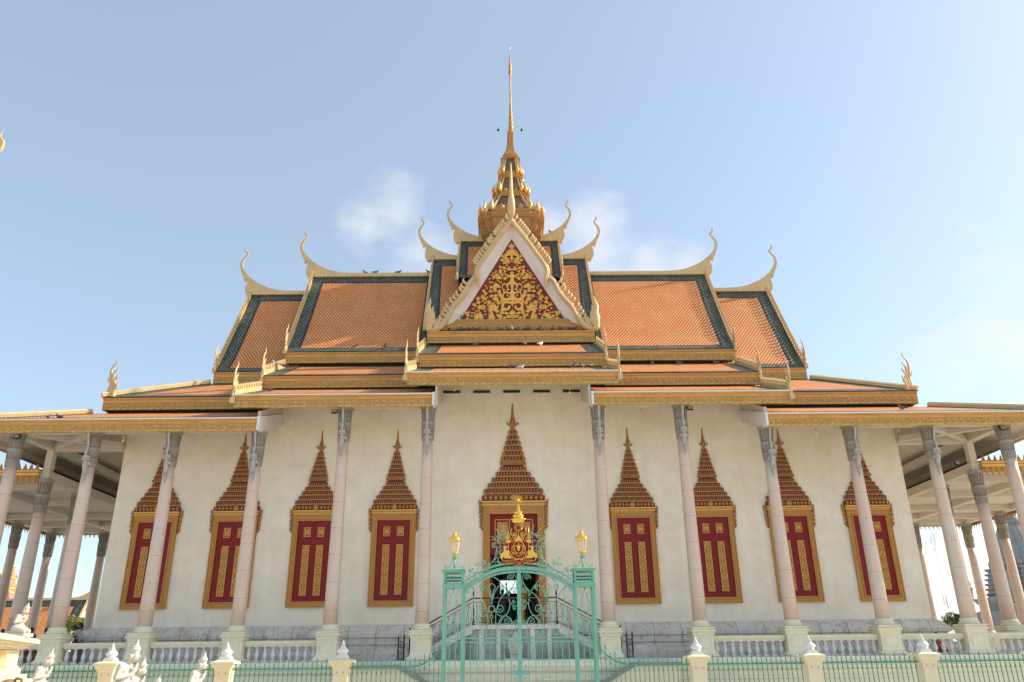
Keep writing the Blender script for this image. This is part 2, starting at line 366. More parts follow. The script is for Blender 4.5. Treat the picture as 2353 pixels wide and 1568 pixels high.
# ------------------------------------------------------------------ the temple
YC = 47.5; YF = 36.1; YW = 38.92; FL = 1.66; XJ = 19.62
temple = empty('temple', 'long cream temple hall with tiered orange and green tiled roofs, gilded spire and marble columns', 'temple', (0, YC, 0))
def T(mb, name, mats, parent=None, label=None):
    """a part of the temple, built in world coordinates"""
    o = mb.build(name, mats, parent or temple, None, label)
    if parent is None: o.matrix_parent_inverse = Matrix.Translation((0, -YC, 0))
    return o
# walls with the door opening -------------------------------------------------
DX, DZ0, DZ1 = 1.17, 2.98, 8.35
w = MB()
def wallrun(y0, y1):
    for a, b, z in ((11.86, XJ, 13.4), (3.74, 11.86, 14.5), (DX, 3.74, 15.7)):
        w.box(-b, -a, y0, y1, .2, z); w.box(a, b, y0, y1, .2, z)
wallrun(YW, YW+.6); wallrun(55.5, 56.08)
w.box(-DX, DX, YW, YW+.6, DZ1, 15.7); w.box(-DX, DX, YW, YW+.6, .2, DZ0); w.box(-DX, DX, 55.5, 56.08, 6.7, 14.6); w.box(-DX, -.8, 55.51, 56.07, DZ0, 6.7); w.box(.8, DX, 55.51, 56.07, DZ0, 6.7); w.box(-DX, DX, 55.5, 56.08, .2, DZ0)
w.box(-XJ, -XJ+.6, YW+.6, 55.5, .2, 12.7); w.box(XJ-.6, XJ, YW+.6, 55.5, .2, 12.7)
wall = T(w, 'wall', 'plaster')
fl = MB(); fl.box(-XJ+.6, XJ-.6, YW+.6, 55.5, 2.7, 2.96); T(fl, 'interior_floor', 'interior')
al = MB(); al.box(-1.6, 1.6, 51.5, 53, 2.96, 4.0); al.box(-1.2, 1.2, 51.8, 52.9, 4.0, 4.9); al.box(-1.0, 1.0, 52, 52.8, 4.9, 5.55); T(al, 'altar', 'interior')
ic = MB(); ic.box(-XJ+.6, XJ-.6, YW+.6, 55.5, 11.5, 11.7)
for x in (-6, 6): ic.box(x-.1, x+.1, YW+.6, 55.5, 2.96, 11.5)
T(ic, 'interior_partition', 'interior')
vents = [(-3.15+1.56*i) for i in range(5)]
for x in vents:
    v = MB(); v.box(x-.5, x+.5, YW-.03, YW+.02, 14.50, 14.74, 1); v.box(x-.44, x+.44, YW-.045, YW+.01, 14.55, 14.69, 0)
    T(v, 'vent', ['gap_shade', 'cream_paint'])
# marble plinth of the wall ----------------------------------------------------
def plinth_profile():
    return [(0.92, FL-.02), (0.92, 1.95), (.84, 1.96), (.80, 2.10), (.66, 2.12), (.66, 2.2), (.5, 2.22), (.46, 2.34), (.56, 2.36), (.56, 2.44), (.40, 2.46), (.40, 2.62), (.52, 2.66), (.54, 2.80), (.46, 2.90), (.30, 3.10), (.06, 3.22), (0, 3.22)]
p = MB(); pr = plinth_profile()
def ring(d): return [(-XJ-d, YW-d), (XJ+d, YW-d), (XJ+d, 56.08+d), (-XJ-d, 56.08+d)]
vv = []; ff = []
for d, z in pr: vv += [(x, y, z) for x, y in ring(d)]
for i in range(len(pr)-1):
    for k in range(4): ff.append((4*i+k, 4*i+(k+1) % 4, 4*i+4+(k+1) % 4, 4*i+4+k))
p.add(vv, ff, 0)
plinth = T(p, 'wall_plinth', 'marble_grey')
# platform -------------------------------------------------------------------
pf = MB()
def platform(x0, x1, y0, y1):
    prof = [(.34, 0), (.34, .22), (.22, .3), (.12, .42), (.12, .78), (.18, .84), (.18, .92), (.10, .98), (.10, 1.12), (.22, 1.2), (.26, 1.34), (.12, 1.4), (.12, FL-.02)]
    v = []; f = []
    for d, z in prof: v += [(x0-d, y0-d, z), (x1+d, y0-d, z), (x1+d, y1+d, z), (x0-d, y1+d, z)]
    for i in range(len(prof)-1):
        for k in range(4): f.append((4*i+k, 4*i+(k+1) % 4, 4*i+4+(k+1) % 4, 4*i+4+k))
    n = 4*(len(prof)-1); f.append((n, n+1, n+2, n+3)); pf.add(v, f)
platform(-24.3, 24.3, 35.45, 59.55); platform(-33.1, 33.1, 38.1, 56.9)
T(pf, 'platform_base', 'cream_paint')
fl = MB(); fl.box(-24.2, 24.2, 35.5, 59.5, FL-.02, FL); fl.box(-33, -24.21, 38.2, 56.8, FL-.02, FL); fl.box(24.21, 33, 38.2, 56.8, FL-.02, FL)
T(fl, 'gallery_floor', 'floor_tile')
# columns ----------------------------------------------------------------------
def capital_mb():
    """carved capital, top at z=0, 1.56 high"""
    c = MB()
    c.lathe(0, 0, [(.25, -1.62), (.275, -1.5), (.275, -1.34), (.30, -1.33), (.315, -1.30), (.30, -1.26), (.27, -1.25), (.275, -1.0), (.30, -.86), (.325, -.8), (.33, -.75), (.30, -.71), (.27, -.70), (.275, -.62), (.27, -.5), (.29, -.25), (.33, -.1), (.385, -.05), (.40, 0)], 20)
    for k in range(14):      # lancet leaves in three rows
        a = 2*math.pi*k/14; ca, sa = math.cos(a), math.sin(a)
        def leaf(z0, z1, r0, r1, wd):
            q = []
            for i in range(7):
                t = i/6; r = r0+(r1-r0)*t; q.append((Vector((ca*r, sa*r, z0+(z1-z0)*t)), wd*math.sin(math.pi*min(.95, .15+.8*t))**.7))
            c.tube([u[0] for u in q], [u[1] for u in q], 4, 0, True, .45, (ca, sa, 0))
        leaf(-.66, -.12, .285, .335, .05); leaf(-1.22, -.84, .285, .305, .045); leaf(-1.34, -1.64, .285, .262, .05)
    for k in range(20):
        a = 2*math.pi*(k+.5)/20
        c.ball((.285*math.cos(a), .285*math.sin(a), -.66), .025, 0, 5, 4); c.ball((.3*math.cos(a), .3*math.sin(a), -.8), .022, 0, 5, 4)
    return c
def bracket_parts():
    y = -.42
    P = [((0, y-.22, -.02), (0, y-.17, -.3), .055, .06), ((0, y-.17, -.3), (0, y-.02, -.62), .06, .055), ((0, y-.02, -.62), (0, y-.06, -.9), .055, .06)]
    P += [((0, y-.10, -.12-.1*i), (.07, .05, .035)) for i in range(4)]
    P += [((0, y-.08, -1.02), (.07, .075, .095)), ((0, y-.06, -.9), (0, y-.06, -.84), .07, .03), ((0, y-.08, -.86), (0, y-.07, -.74), .045, .012),
          ((0, y-.06, -1.12), (0, y-.05, -1.2), .04, .05), ((-.09, y-.04, -1.2), (.09, y-.04, -1.2), .05, .05), ((0, y-.04, -1.2), (0, y+.02, -1.48), .085, .07),
          ((-.12, y-.04, -1.2), (-.14, y-.07, -1.36), .035, .03), ((.12, y-.04, -1.2), (.14, y-.07, -1.36), .035, .03),
          ((-.14, y-.07, -1.36), (0, y-.14, -1.38), .03, .025), ((.14, y-.07, -1.36), (0, y-.14, -1.38), .03, .025), ((0, y-.14, -1.38), (0, y-.15, -1.28), .03, .015),
          ((0, y+.02, -1.48), (0, y+.05, -1.66), .10, .09), ((-.05, y+.04, -1.66), (-.045, y+.08, -2.0), .06, .04), ((.05, y+.04, -1.66), (.045, y+.08, -2.0), .06, .04),
          ((-.04, y+.06, -2.02), (-.04, y-.02, -2.04), .04, .03), ((.04, y+.06, -2.02), (.04, y-.02, -2.04), .04, .03),
          ((.12, y+.1, -1.5), (.2, y+.16, -1.62), .07, .03), ((-.12, y+.1, -1.5), (-.16, y+.16, -1.62), .05, .03), ((0, y+.14, -1.2), (0, y+.16, -2.0), .11, .07)]
    for i in range(6): P.append(((0, y+.12+.02*i, -2.1-.09*i), (.09-.011*i, .09-.012*i, .042)))
    P.append(((0, y+.15, -2.08), (0, y+.2, -2.62), .06, .02))
    return P
bracket0 = blob(bracket_parts(), .016, 'bracket_figure', ('bracket_grey',), None, None, 1)
COL.objects.unlink(bracket0)
def pedestal_mb():
    q = MB()
    q.sqprofile(0, 0, [(.60, 0), (.60, .08), (.555, .14), (.545, .2), (.56, .21), (.56, .27), (.52, .31), (.47, .35), (.435, .44), (.42, .56), (.42, 1.02), (.45, 1.04), (.46, 1.08), (.445, 1.1), (.47, 1.16), (.53, 1.2), (.53, 1.25), (.47, 1.28), (.46, 1.31), (.5, 1.33), (.5, 1.37), (.40, 1.4)])
    for s in (-1, 1):          # raised panels on all four sides
        for ax in (0, 1):
            pts = [(-.29, .60), (-.25, .56), (.25, .56), (.29, .60), (.29, .90), (.25, .94), (-.25, .94), (-.29, .90)]
            loop = [((x, s*.428, z) if ax == 0 else (s*.428, x, z)) for x, z in pts]
            q.tube(loop, .014, 4, 0, False, 1, (0, 1, 0) if ax == 0 else (1, 0, 0), True)
    q.lathe(0, 0, [(.40, 1.4), (.42, 1.43), (.42, 1.49), (.37, 1.51), (.35, 1.54), (.37, 1.56), (.375, 1.60), (.33, 1.64), (.31, 1.66)], 24)
    return q
def shaft_mb(h, r0=.305, r1=.25):
    q = MB(); n = 6; q.lathe(0, 0, [(r0+(r1-r0)*(i/n)**1.25, h*i/n) for i in range(n+1)], 28); return q
cap_me = capital_mb().build('capital', 'carved_grey').data; bpy.data.objects.remove(bpy.data.objects['capital'])
ped_me = pedestal_mb().build('pedestal', 'cream_paint').data; bpy.data.objects.remove(bpy.data.objects['pedestal'])
SH = {}
def column(x, y, ztop, bracket=False, label=None, rail=True):
    """ztop: top of the capital"""
    h = round(ztop-1.55-(FL-.18+1.66), 2); zb = FL-.18+1.66
    if h not in SH:
        o = shaft_mb(h).build('shaft', 'marble_pink'); SH[h] = o.data; bpy.data.objects.remove(o)
    e = link(bpy.data.objects.new('column', SH[h]), temple, (x, y-YC, zb), label)
    link(bpy.data.objects.new('pedestal', ped_me), e, (0, 0, -1.66)); link(bpy.data.objects.new('capital', cap_me), e, (0, 0, h+1.55))
    if bracket: link(bpy.data.objects.new('bracket_figure', bracket0.data), e, (0, 0, h+1.55))
    return e
ZO, ZI, ZL = 11.76, 12.88, 10.2
FX = [4.05, 8.02, 12.02, 16.02, 19.74, 23.35]
for s in (-1, 1):
    for i, x in enumerate(FX): column(s*x, YF, ZI if i < 2 else ZO, i < 5)
    for i, x in enumerate(FX[1:]): column(s*x, 58.9, ZO)                      # rear gallery, mostly hidden
    column(s*23.3, 39.0, ZL); column(s*23.5, 42.6, ZL); column(s*23.5, 52.4, ZL); column(s*23.4, 56, ZL)
    column(s*28.4, 56, ZL); column(s*32.1, 56, ZL); column(s*31.9, 51.6, ZL); column(s*31.9, 43.4, ZL); column(s*31.9, 39.0, ZL); column(s*27.6, 39.0, ZL)
# balustrades -------------------------------------------------------------------
bal = MB(); bal.sqprofile(0, 0, [(.10, 0), (.10, .05), (.07, .06)]); bal.lathe(0, 0, [(.05, .06), (.065, .08), (.05, .12), (.085, .19), (.092, .25), (.08, .32), (.055, .42), (.045, .48), (.052, .5), (.04, .53), (.06, .56)], 12); bal.sqprofile(0, 0, [(.07, .555), (.085, .57), (.085, .6)])
bo = bal.build('baluster', 'white_paint'); bal_me = bo.data; bpy.data.objects.remove(bo)
def balustrade(x0, x1, y0, y1, n):
    L = math.hypot(x1-x0, y1-y0); r = MB()
    r.box(-L/2, L/2, -.16, .16, FL-.16-.25, FL+.02); r.box(-L/2, L/2, -.14, .14, FL+.62, FL+.68); r.box(-L/2, L/2, -.17, .17, FL+.682, FL+.74); r.box(-L/2, L/2, -.19, .19, FL+.742, FL+.84)
    o = r.build('balustrade', 'cream_paint', temple, ((x0+x1)/2, (y0+y1)/2-YC, 0)); o.rotation_euler.z = math.atan2(y1-y0, x1-x0)
    for i in range(n): link(bpy.data.objects.new('baluster', bal_me), o, (-L/2+L*(i+.5)/n, 0, FL+.02))
for s in (-1, 1):
    for a, b, n in ((8.02, 12.02, 9), (12.02, 16.02, 9), (16.02, 19.74, 8), (19.74, 23.35, 8)):
        x0, x1 = sorted((s*(a+.44), s*(b-.44))); balustrade(x0, x1, YF, YF, n)
    balustrade(s*23.35, s*23.35, YF+.44, 38.6, 5); balustrade(*sorted((s*23.8, s*27.1)), 39, 39, 8)
# ceilings, beams ---------------------------------------------------------------
c = MB()
for s in (-1, 1):
    def bx(x0, x1, y0, y1, z0, z1): c.box(s*x0, s*x1, y0, y1, z0, z1)
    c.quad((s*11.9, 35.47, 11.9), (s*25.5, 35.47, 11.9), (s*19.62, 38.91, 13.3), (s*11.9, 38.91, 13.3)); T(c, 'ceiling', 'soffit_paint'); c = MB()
    c.quad((s*25.5, 35.47, 11.9), (s*25.5, 59.5, 11.9), (s*19.63, 56.1, 13.3), (s*19.63, 38.91, 13.3)); T(c, 'ceiling', 'ceiling_paint'); c = MB()
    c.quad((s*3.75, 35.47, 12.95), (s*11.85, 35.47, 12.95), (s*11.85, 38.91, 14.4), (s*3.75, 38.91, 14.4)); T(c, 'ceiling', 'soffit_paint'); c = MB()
    bx(25.3, 25.49, 35.48, 59.6, 11.66, 12.155); T(c, 'eave_lining', 'ceiling_paint'); c = MB()
    c.add([(s*x, y, z) for x in (11.86, 11.98) for y, z in ((35.45, 11.68), (38.91, 12.85), (38.91, 14.0), (35.45, 12.6))], [(0, 1, 2, 3), (7, 6, 5, 4), (0, 4, 5, 1), (3, 2, 6, 7), (0, 3, 7, 4), (1, 5, 6, 2)]); T(c, 'end_beam', 'ceiling_paint'); c = MB()
    c.add([(s*x, y, z) for x in (3.60, 3.69) for y, z in ((35.45, 12.8), (38.91, 14.05), (38.91, 15.3), (35.45, 13.8))], [(0, 1, 2, 3), (7, 6, 5, 4), (0, 4, 5, 1), (3, 2, 6, 7), (0, 3, 7, 4), (1, 5, 6, 2)]); T(c, 'end_beam', 'ceiling_paint'); c = MB()
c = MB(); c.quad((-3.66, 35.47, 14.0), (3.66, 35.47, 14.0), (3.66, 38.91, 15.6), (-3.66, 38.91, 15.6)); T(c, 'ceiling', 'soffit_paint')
def beam(x0, x1, y0, y1, z0, z1):
    b = MB(); b.box(x0, x1, y0, y1, z0, z1); T(b, 'beam', 'ceiling_paint')
for s in (-1, 1):
    for i, x in enumerate(FX):
        z = 12.88 if i < 2 else 11.78
        if i == 99: beam(s*x-.17, s*x+.17, YF+.2, YW-.002, z+.003*i, z+.275+.002*i-(.09 if i < 2 else 0))
    beam(s*3.9 if s > 0 else -8.2, 8.2 if s > 0 else -3.9, 35.86, 36.3, 12.885, 13.2); beam(*sorted((s*11.93, s*23.6)), 35.86, 36.3, 11.765, 12.055)
    # side gallery: posts on the low columns carry the high beam
    for y in (39.0, 42.6, 52.4, 56): beam(s*23.3-.17, s*23.3+.17, y-.17, y+.17, ZL+.37, 11.66)
    beam(s*23.3-.2, s*23.3+.2, 36.31, 57.5, 11.661, 12.052)
    beam(*sorted((s*(XJ+.01), s*23.09)), 38.86, 39.16, 11.64, 12.6)
    # corner rafter from the wall corner to the outermost column
    b = MB(); b.tube([(s*19.7, 38.7, 11.85), (s*23.2, 36.2, 11.85)], [.2, .2], 4, 0, False); b.tube([(s*20.0, 36.3, 11.85), (s*23.2, 38.9, 11.85)], [.19, .19], 4, 0, False); T(b, 'beam', 'ceiling_paint')
    # low coffered ceiling of the end porch
    b = MB(); b.box(s*23.12, s*32.35, 38.82, 56.2, ZL+.36, ZL+.44); T(b, 'ceiling', 'ceiling_paint')
    for x in (23.3, 27.7, 32.1): beam(s*x-.18, s*x+.18, 38.84, 56.18, ZL+.01-(.003 if x == 27.7 else 0), ZL+.358)
    for y in (39.0, 41.6, 45.9, 50.4, 53.6, 56): beam(*sorted((s*23.14, s*32.33)), y-.152, y+.152, ZL+.02, ZL+.352)
# gilded valances of the end porches ---------------------------------------------
def valance(x0, y0, x1, y1, crest=True, n=None, mats=('gilt_dark', 'gilt')):
    L = math.hypot(x1-x0, y1-y0); n = n or int(L/.30); m = MB()
    m.box(0, L, -.05, .05, .30, .42, 1); m.box(0, L, -.075, .075, .421, .47); m.box(0, L, -.1, .1, .471, .55, 1); m.box(0, L, -.08, .08, .551, .62)
    m.box(0, L, -.03, .03, .02, .299)
    for i in range(n):
        x = L*(i+.5)/n; m.tube([(x, -.02, .40), (x, -.03, .24), (x+.02, -.03, .05), (x+.05, -.03, -.13), (x+.055, -.03, -.17)], [.05, .10, .075, .03, .035], 5, 0, True, .35)
        m.tube([(x, -.02, .62), (x, -.02, .74), (x, -.02, .86), (x, -.02, .9)], [.10, .08, .028, .035], 5, 0, True, .35)
    o = m.build('valance', list(mats), temple, (x0, y0-YC, ZL-.12)); o.rotation_euler.z = math.atan2(y1-y0, x1-x0); return o
for s in (-1, 1):
    if s > 0: valance(23.55, 38.72, 32.6, 38.72); valance(32.6, 38.8, 32.6, 56.3)
    else: valance(-32.6, 38.72, -23.55, 38.72); valance(-32.6, 56.3, -32.6, 38.8)
    valance(*((XJ+.1, 56.35, 32.5, 56.35) if s > 0 else (-32.5, 56.35, -XJ-.1, 56.35)), mats=('ceiling_paint', 'white_paint'))
    r = MB(); x0, x1 = (23.1, 32.5) if s > 0 else (-32.5, -23.1)
    r.frustum((x0+x1)/2, 47.52, ZL+.5, ZL+.66, (x1-x0)/2, 8.7, (x1-x0)/2-2.5, 6.5); T(r, 'porch_roof', 'tile_green')
# ------------------------------------------------------------------ roofs
def slope(mb, prof, xe, xr, b=(.75, .75, .75, .35), navy=.15):
    """tiled slope facing -Y: prof [(Y, Z)] eave to ridge, xe / xr = x range at eave / ridge, borders left, right, top, bottom"""
    L = [0]
    for (y0, z0), (y1, z1) in zip(prof[:-1], prof[1:]): L.append(L[-1]+math.hypot(y1-y0, z1-z0))
    H = L[-1]
    vs = sorted(set([0, b[3], b[3]+navy*.5, H-b[2], H-b[2]+navy, H]+L))
    vs = [v for v in vs if 0 <= v <= H]
    def yz(v):
        for i in range(len(prof)-1):
            if v <= L[i+1]+1e-6:
                t = (v-L[i])/(L[i+1]-L[i]); return prof[i][0]+(prof[i+1][0]-prof[i][0])*t, prof[i][1]+(prof[i+1][1]-prof[i][1])*t
    def xs(v):
        t = v/H; l = xe[0]+(xr[0]-xe[0])*t; r = xe[1]+(xr[1]-xe[1])*t
        q = [l, l+max(b[0]-navy, 0), l+b[0], r-b[1], r-max(b[1]-navy, 0), r]
        return [min(max(k, l), r) for k in q] if q[3] > q[2] else [l, (l+r)/2, (l+r)/2, (l+r)/2, (l+r)/2, r]
    for v0, v1 in zip(vs[:-1], vs[1:]):
        if v1-v0 < 1e-4: continue
        A, B_ = xs(v0), xs(v1); (ya, za), (yb, zb) = yz(v0), yz(v1); vm = (v0+v1)/2
        for k in range(5):
            if A[k+1]-A[k] < 1e-4 and B_[k+1]-B_[k] < 1e-4: continue
            mi = 1
            if vm < b[3] or vm > H-b[2]+navy or k in (0, 4): mi = 1
            elif vm < b[3]+navy*.5 or vm > H-b[2] or k in (1, 3): mi = 2
            else: mi = 0
            mb.quad((A[k], ya, za), (A[k+1], ya, za), (B_[k+1], yb, zb), (B_[k], yb, zb), mi, [(A[k], v0), (A[k+1], v0), (B_[k+1], v1), (B_[k], v1)])
    # rough scalloped eave edge
    y, z = prof[0]; mb.quad((xe[0], y, z-.05), (xe[1], y, z-.05), (xe[1], y, z), (xe[0], y, z), 2, [(0, 0), (.1, 0), (.1, .1), (0, .1)])
TM = ['tile_orange', 'tile_green', 'tile_navy']
unit = MB()                    # one scroll of the carved eave board, .34 wide and .30 high, in XZ at y = 0
unit.tube(arc(.17, .15, .125, 150, -60, 8, 0, .10), .021, 4, 0, False)
unit.tube(arc(.19, .14, .06, 200, -40, 5, 0, .03), .018, 4, 0, False)
unit.tube([(.03, 0, .27), (.09, -.01, .22), (.13, 0, .18)], [.012, .035, .012], 4, 0, False); unit.tube([(.16, 0, .28), (.12, -.01, .23), (.08, 0, .2)], [.01, .028, .01], 4, 0, False)
unit.ball((.19, -.01, .14), .026, 0, 5, 4)
unit.tube([(.02, 0, .05), (.12, -.01, .015), (.24, 0, .03), (.33, 0, .09)], [.012, .03, .028, .01], 4, 0, False)
def fascia(x0, x1, Y, zb, zt, parent, plain=False, bulbs=False, side=None):
    """carved eave board along X facing -Y; side = +-1 adds the return along Y at that end"""
    m = MB(); h = zt-zb; hb = min(.34, h*.56)
    m.box(x0, x1, Y, Y+.16, zb, zb+hb, 2); m.box(x0, x1, Y-.035, Y+.17, zb-.03, zb)
    z = zb+hb
    m.box(x0, x1, Y-.03, Y+.17, z+.001, z+.03, 1); m.box(x0, x1, Y-.012, Y+.17, z+.031, z+(h-hb)*.55, 1)
    m.box(x0, x1, Y-.05, Y+.17, z+(h-hb)*.55+.001, z+(h-hb)*.72, 1); m.box(x0, x1, Y-.085, Y+.17, z+(h-hb)*.72+.001, zt-.03, 1)
    if not plain:
        n = max(1, int((x1-x0)/.34)); p = (x1-x0)/n
        for i in range(n): m.merge(unit, Matrix.Translation((x0+i*p, Y-.012, zb+.0)) @ Matrix.Scale(p/.34, 4, (1, 0, 0)) @ Matrix.Scale(hb/.31, 4, (0, 0, 1)))
    o = T(m, 'fascia', ['gold_relief', 'orange_gold', 'relief_ground'], parent)
    o.matrix_parent_inverse = Matrix()
    if bulbs:
        q = MB(); q.box(x0, x1, Y-.13, Y+.1, zt-.028, zt+.035)
        n = int((x1-x0)/.38)
        for i in range(n): q.ball((x0+(i+.5)*(x1-x0)/n, Y-.13, zt+.055), .035, 1, 6, 4)
        o = q.build('bulb_strip', ['white_paint', 'gilt_dark'], parent)
    return o
def tier(name, mb, label=None): return T(mb, name, TM, None, label)
NAGA = [[[.05,.05,.26],[.1,.32,.23],[.11,.43,.17],[.06,.69,.12],[.15,.88,.14],[.14,1.04,.15],[.17,1.28,.16],[.17,1.53,.14],[.06,1.74,.12],[-.07,1.87,.09],[-.07,2.05,.08],[-.06,2.18,.01]],[[-.09,.08,.23],[-.03,.4,.17],[-.06,.68,.12],[.01,.91,.12],[-.02,1.07,.15],[0,1.23,.17],[-.1,1.38,.11],[-.19,1.48,.08],[-.19,1.64,.01]],[[-.13,.11,.2],[-.12,.32,.14],[-.21,.59,.14],[-.12,.81,.12],[-.17,.96,.14],[-.27,1.1,.11],[-.26,1.26,.01]],[[-.19,.11,.15],[-.22,.36,.15],[-.31,.52,.17],[-.34,.68,.09],[-.35,.8,.01]],[[.16,.78,.09],[.25,.9,.09],[.31,1.11,.01]],[[-.27,.43,.15],[-.37,.44,.14]]]
ng = MB()
for t in NAGA: ribbon(ng, t, 0, .55, 0, 8)
ng.box(-.32, .2, -.11, .11, -.08, .2)
def naga(parent, x, y, z, ang, sc=1.0, name='naga_finial'):
    """ang: direction the tongues lean away from (0 = +X outward)"""
    m = MB(); m.merge(ng, Matrix.Translation((x, y, z)) @ Matrix.Rotation(ang, 4, 'Z') @ Matrix.Scale(sc, 4))
    return m.build(name, 'yellow_cream', parent)
CHOFA = [[.9,3.7],[.91,3.61],[.88,3.55],[.93,3.48],[.93,3.4],[.86,3.3],[.77,3.22],[.76,3.11],[.8,3.02],[.93,2.86],[1.04,2.71],[1.09,2.53],[1.1,2.32],[1.06,2.08],[.98,1.84],[.88,1.61],[.78,1.38],[.7,1.35],[.71,1.24],[.69,1.13],[.65,1.05],[.59,1.1],[.57,1.19],[.5,1.15],[.46,1.02],[.46,.84],[.5,.66],[.53,.46],[.51,.29],[.45,.11],[.34,-.06],[.26,-.12],[0,-.02]]
CHTOP = [[-2.73,.25],[-1.95,.29],[-1.43,.39],[-1.06,.51],[-.63,.7],[-.19,.95],[.19,1.23],[.48,1.51],[.71,1.81],[.85,2.05],[.92,2.29],[.93,2.47],[.88,2.68],[.77,2.89],[.66,3.05],[.65,3.2],[.71,3.32],[.81,3.43],[.82,3.52],[.84,3.61]]
def chofa(parent, x, z, side, inner, sc=1.0, xs=1.0):
    """ridge beam ending in a swan-neck finial; (x, z) = top corner of the gable, inner = x where the beam ends"""
    tail = [(-(abs(x)-abs(inner)), -.02), (-(abs(x)-abs(inner)), .24)]
    top = [(a, b) for a, b in CHTOP if a*sc*xs > tail[0][0]+.1]
    pts = [(a*sc*xs, b*sc) for a, b in CHOFA]+tail+[(a*sc*xs, max(b*sc, .24)) for a, b in top]
    pts = smooth_line(pts[:32], 3)+pts[32:36]+smooth_line(pts[36:]+[pts[0]], 3)[:-1]
    w = [(x+side*a, z+b) for a, b in pts]
    th = [max(.035, .17-.055*max(b, 0)/sc) for a, b in pts]
    m = MB(); m.poly(w if side > 0 else w, YC-.1, YC+.1, 0, th); return m.build('ridge_finial', 'yellow_cream', parent)
def barge(parent, x, prof, side, pitchstep=.30, h=.34, name='barge_board', w=.16, both=True):
    """gable edge board following the roof profile with a crest of small flames; prof [(Y, Z)]"""
    m = MB()
    for mirror in ((0, 1) if both else (0,)):
        P = [((2*YC-y) if mirror else y, z) for y, z in prof]
        for (y0, z0), (y1, z1) in zip(P[:-1], P[1:]):
            v = []
            for y, z in ((y0, z0), (y1, z1)): v += [(x-w/2, y, z-.12), (x+w/2, y, z-.12), (x+w/2, y, z+.24), (x-w/2, y, z+.24)]
            m.add(v, [(0, 1, 5, 4), (1, 2, 6, 5), (2, 3, 7, 6), (3, 0, 4, 7), (0, 3, 2, 1), (4, 5, 6, 7)])
            L = math.hypot(y1-y0, z1-z0); n = max(1, int(L/pitchstep)); d = Vector((0, (y1-y0)/L, (z1-z0)/L)); nn = Vector((0, -d.z, d.y)) if not mirror else Vector((0, d.z, -d.y))
            if nn.z < 0: nn = -nn
            for i in range(n):
                p = Vector((x, y0, z0+.2))+d*(L*(i+.5)/n)
                m.tube([p, p+nn*h*.55+d*h*.02, p+nn*h*.8+d*h*.35, p+nn*h+d*h*.85], [.075, .085, .05, .008], 4, 0, False, .8, (1, 0, 0))
    return m.build(name, 'yellow_cream', parent)
def pmir(pr): return [(2*YC-y, z) for y, z in pr]
def backslope(mb, prof, xe, xr): # rear side, simply green and orange
    (y0, z0), (y1, z1) = prof[0], prof[-1]; mb.quad((xe[1], 2*YC-y0, z0), (xe[0], 2*YC-y0, z0), (xr[0], 2*YC-y1, z1), (xr[1], 2*YC-y1, z1), 0, [(0, 0), (xe[1]-xe[0], 0), (xr[1]-xr[0], 8), (0, 8)])
Ya, Yb, Yk = 35.3, 39.2, 43.1
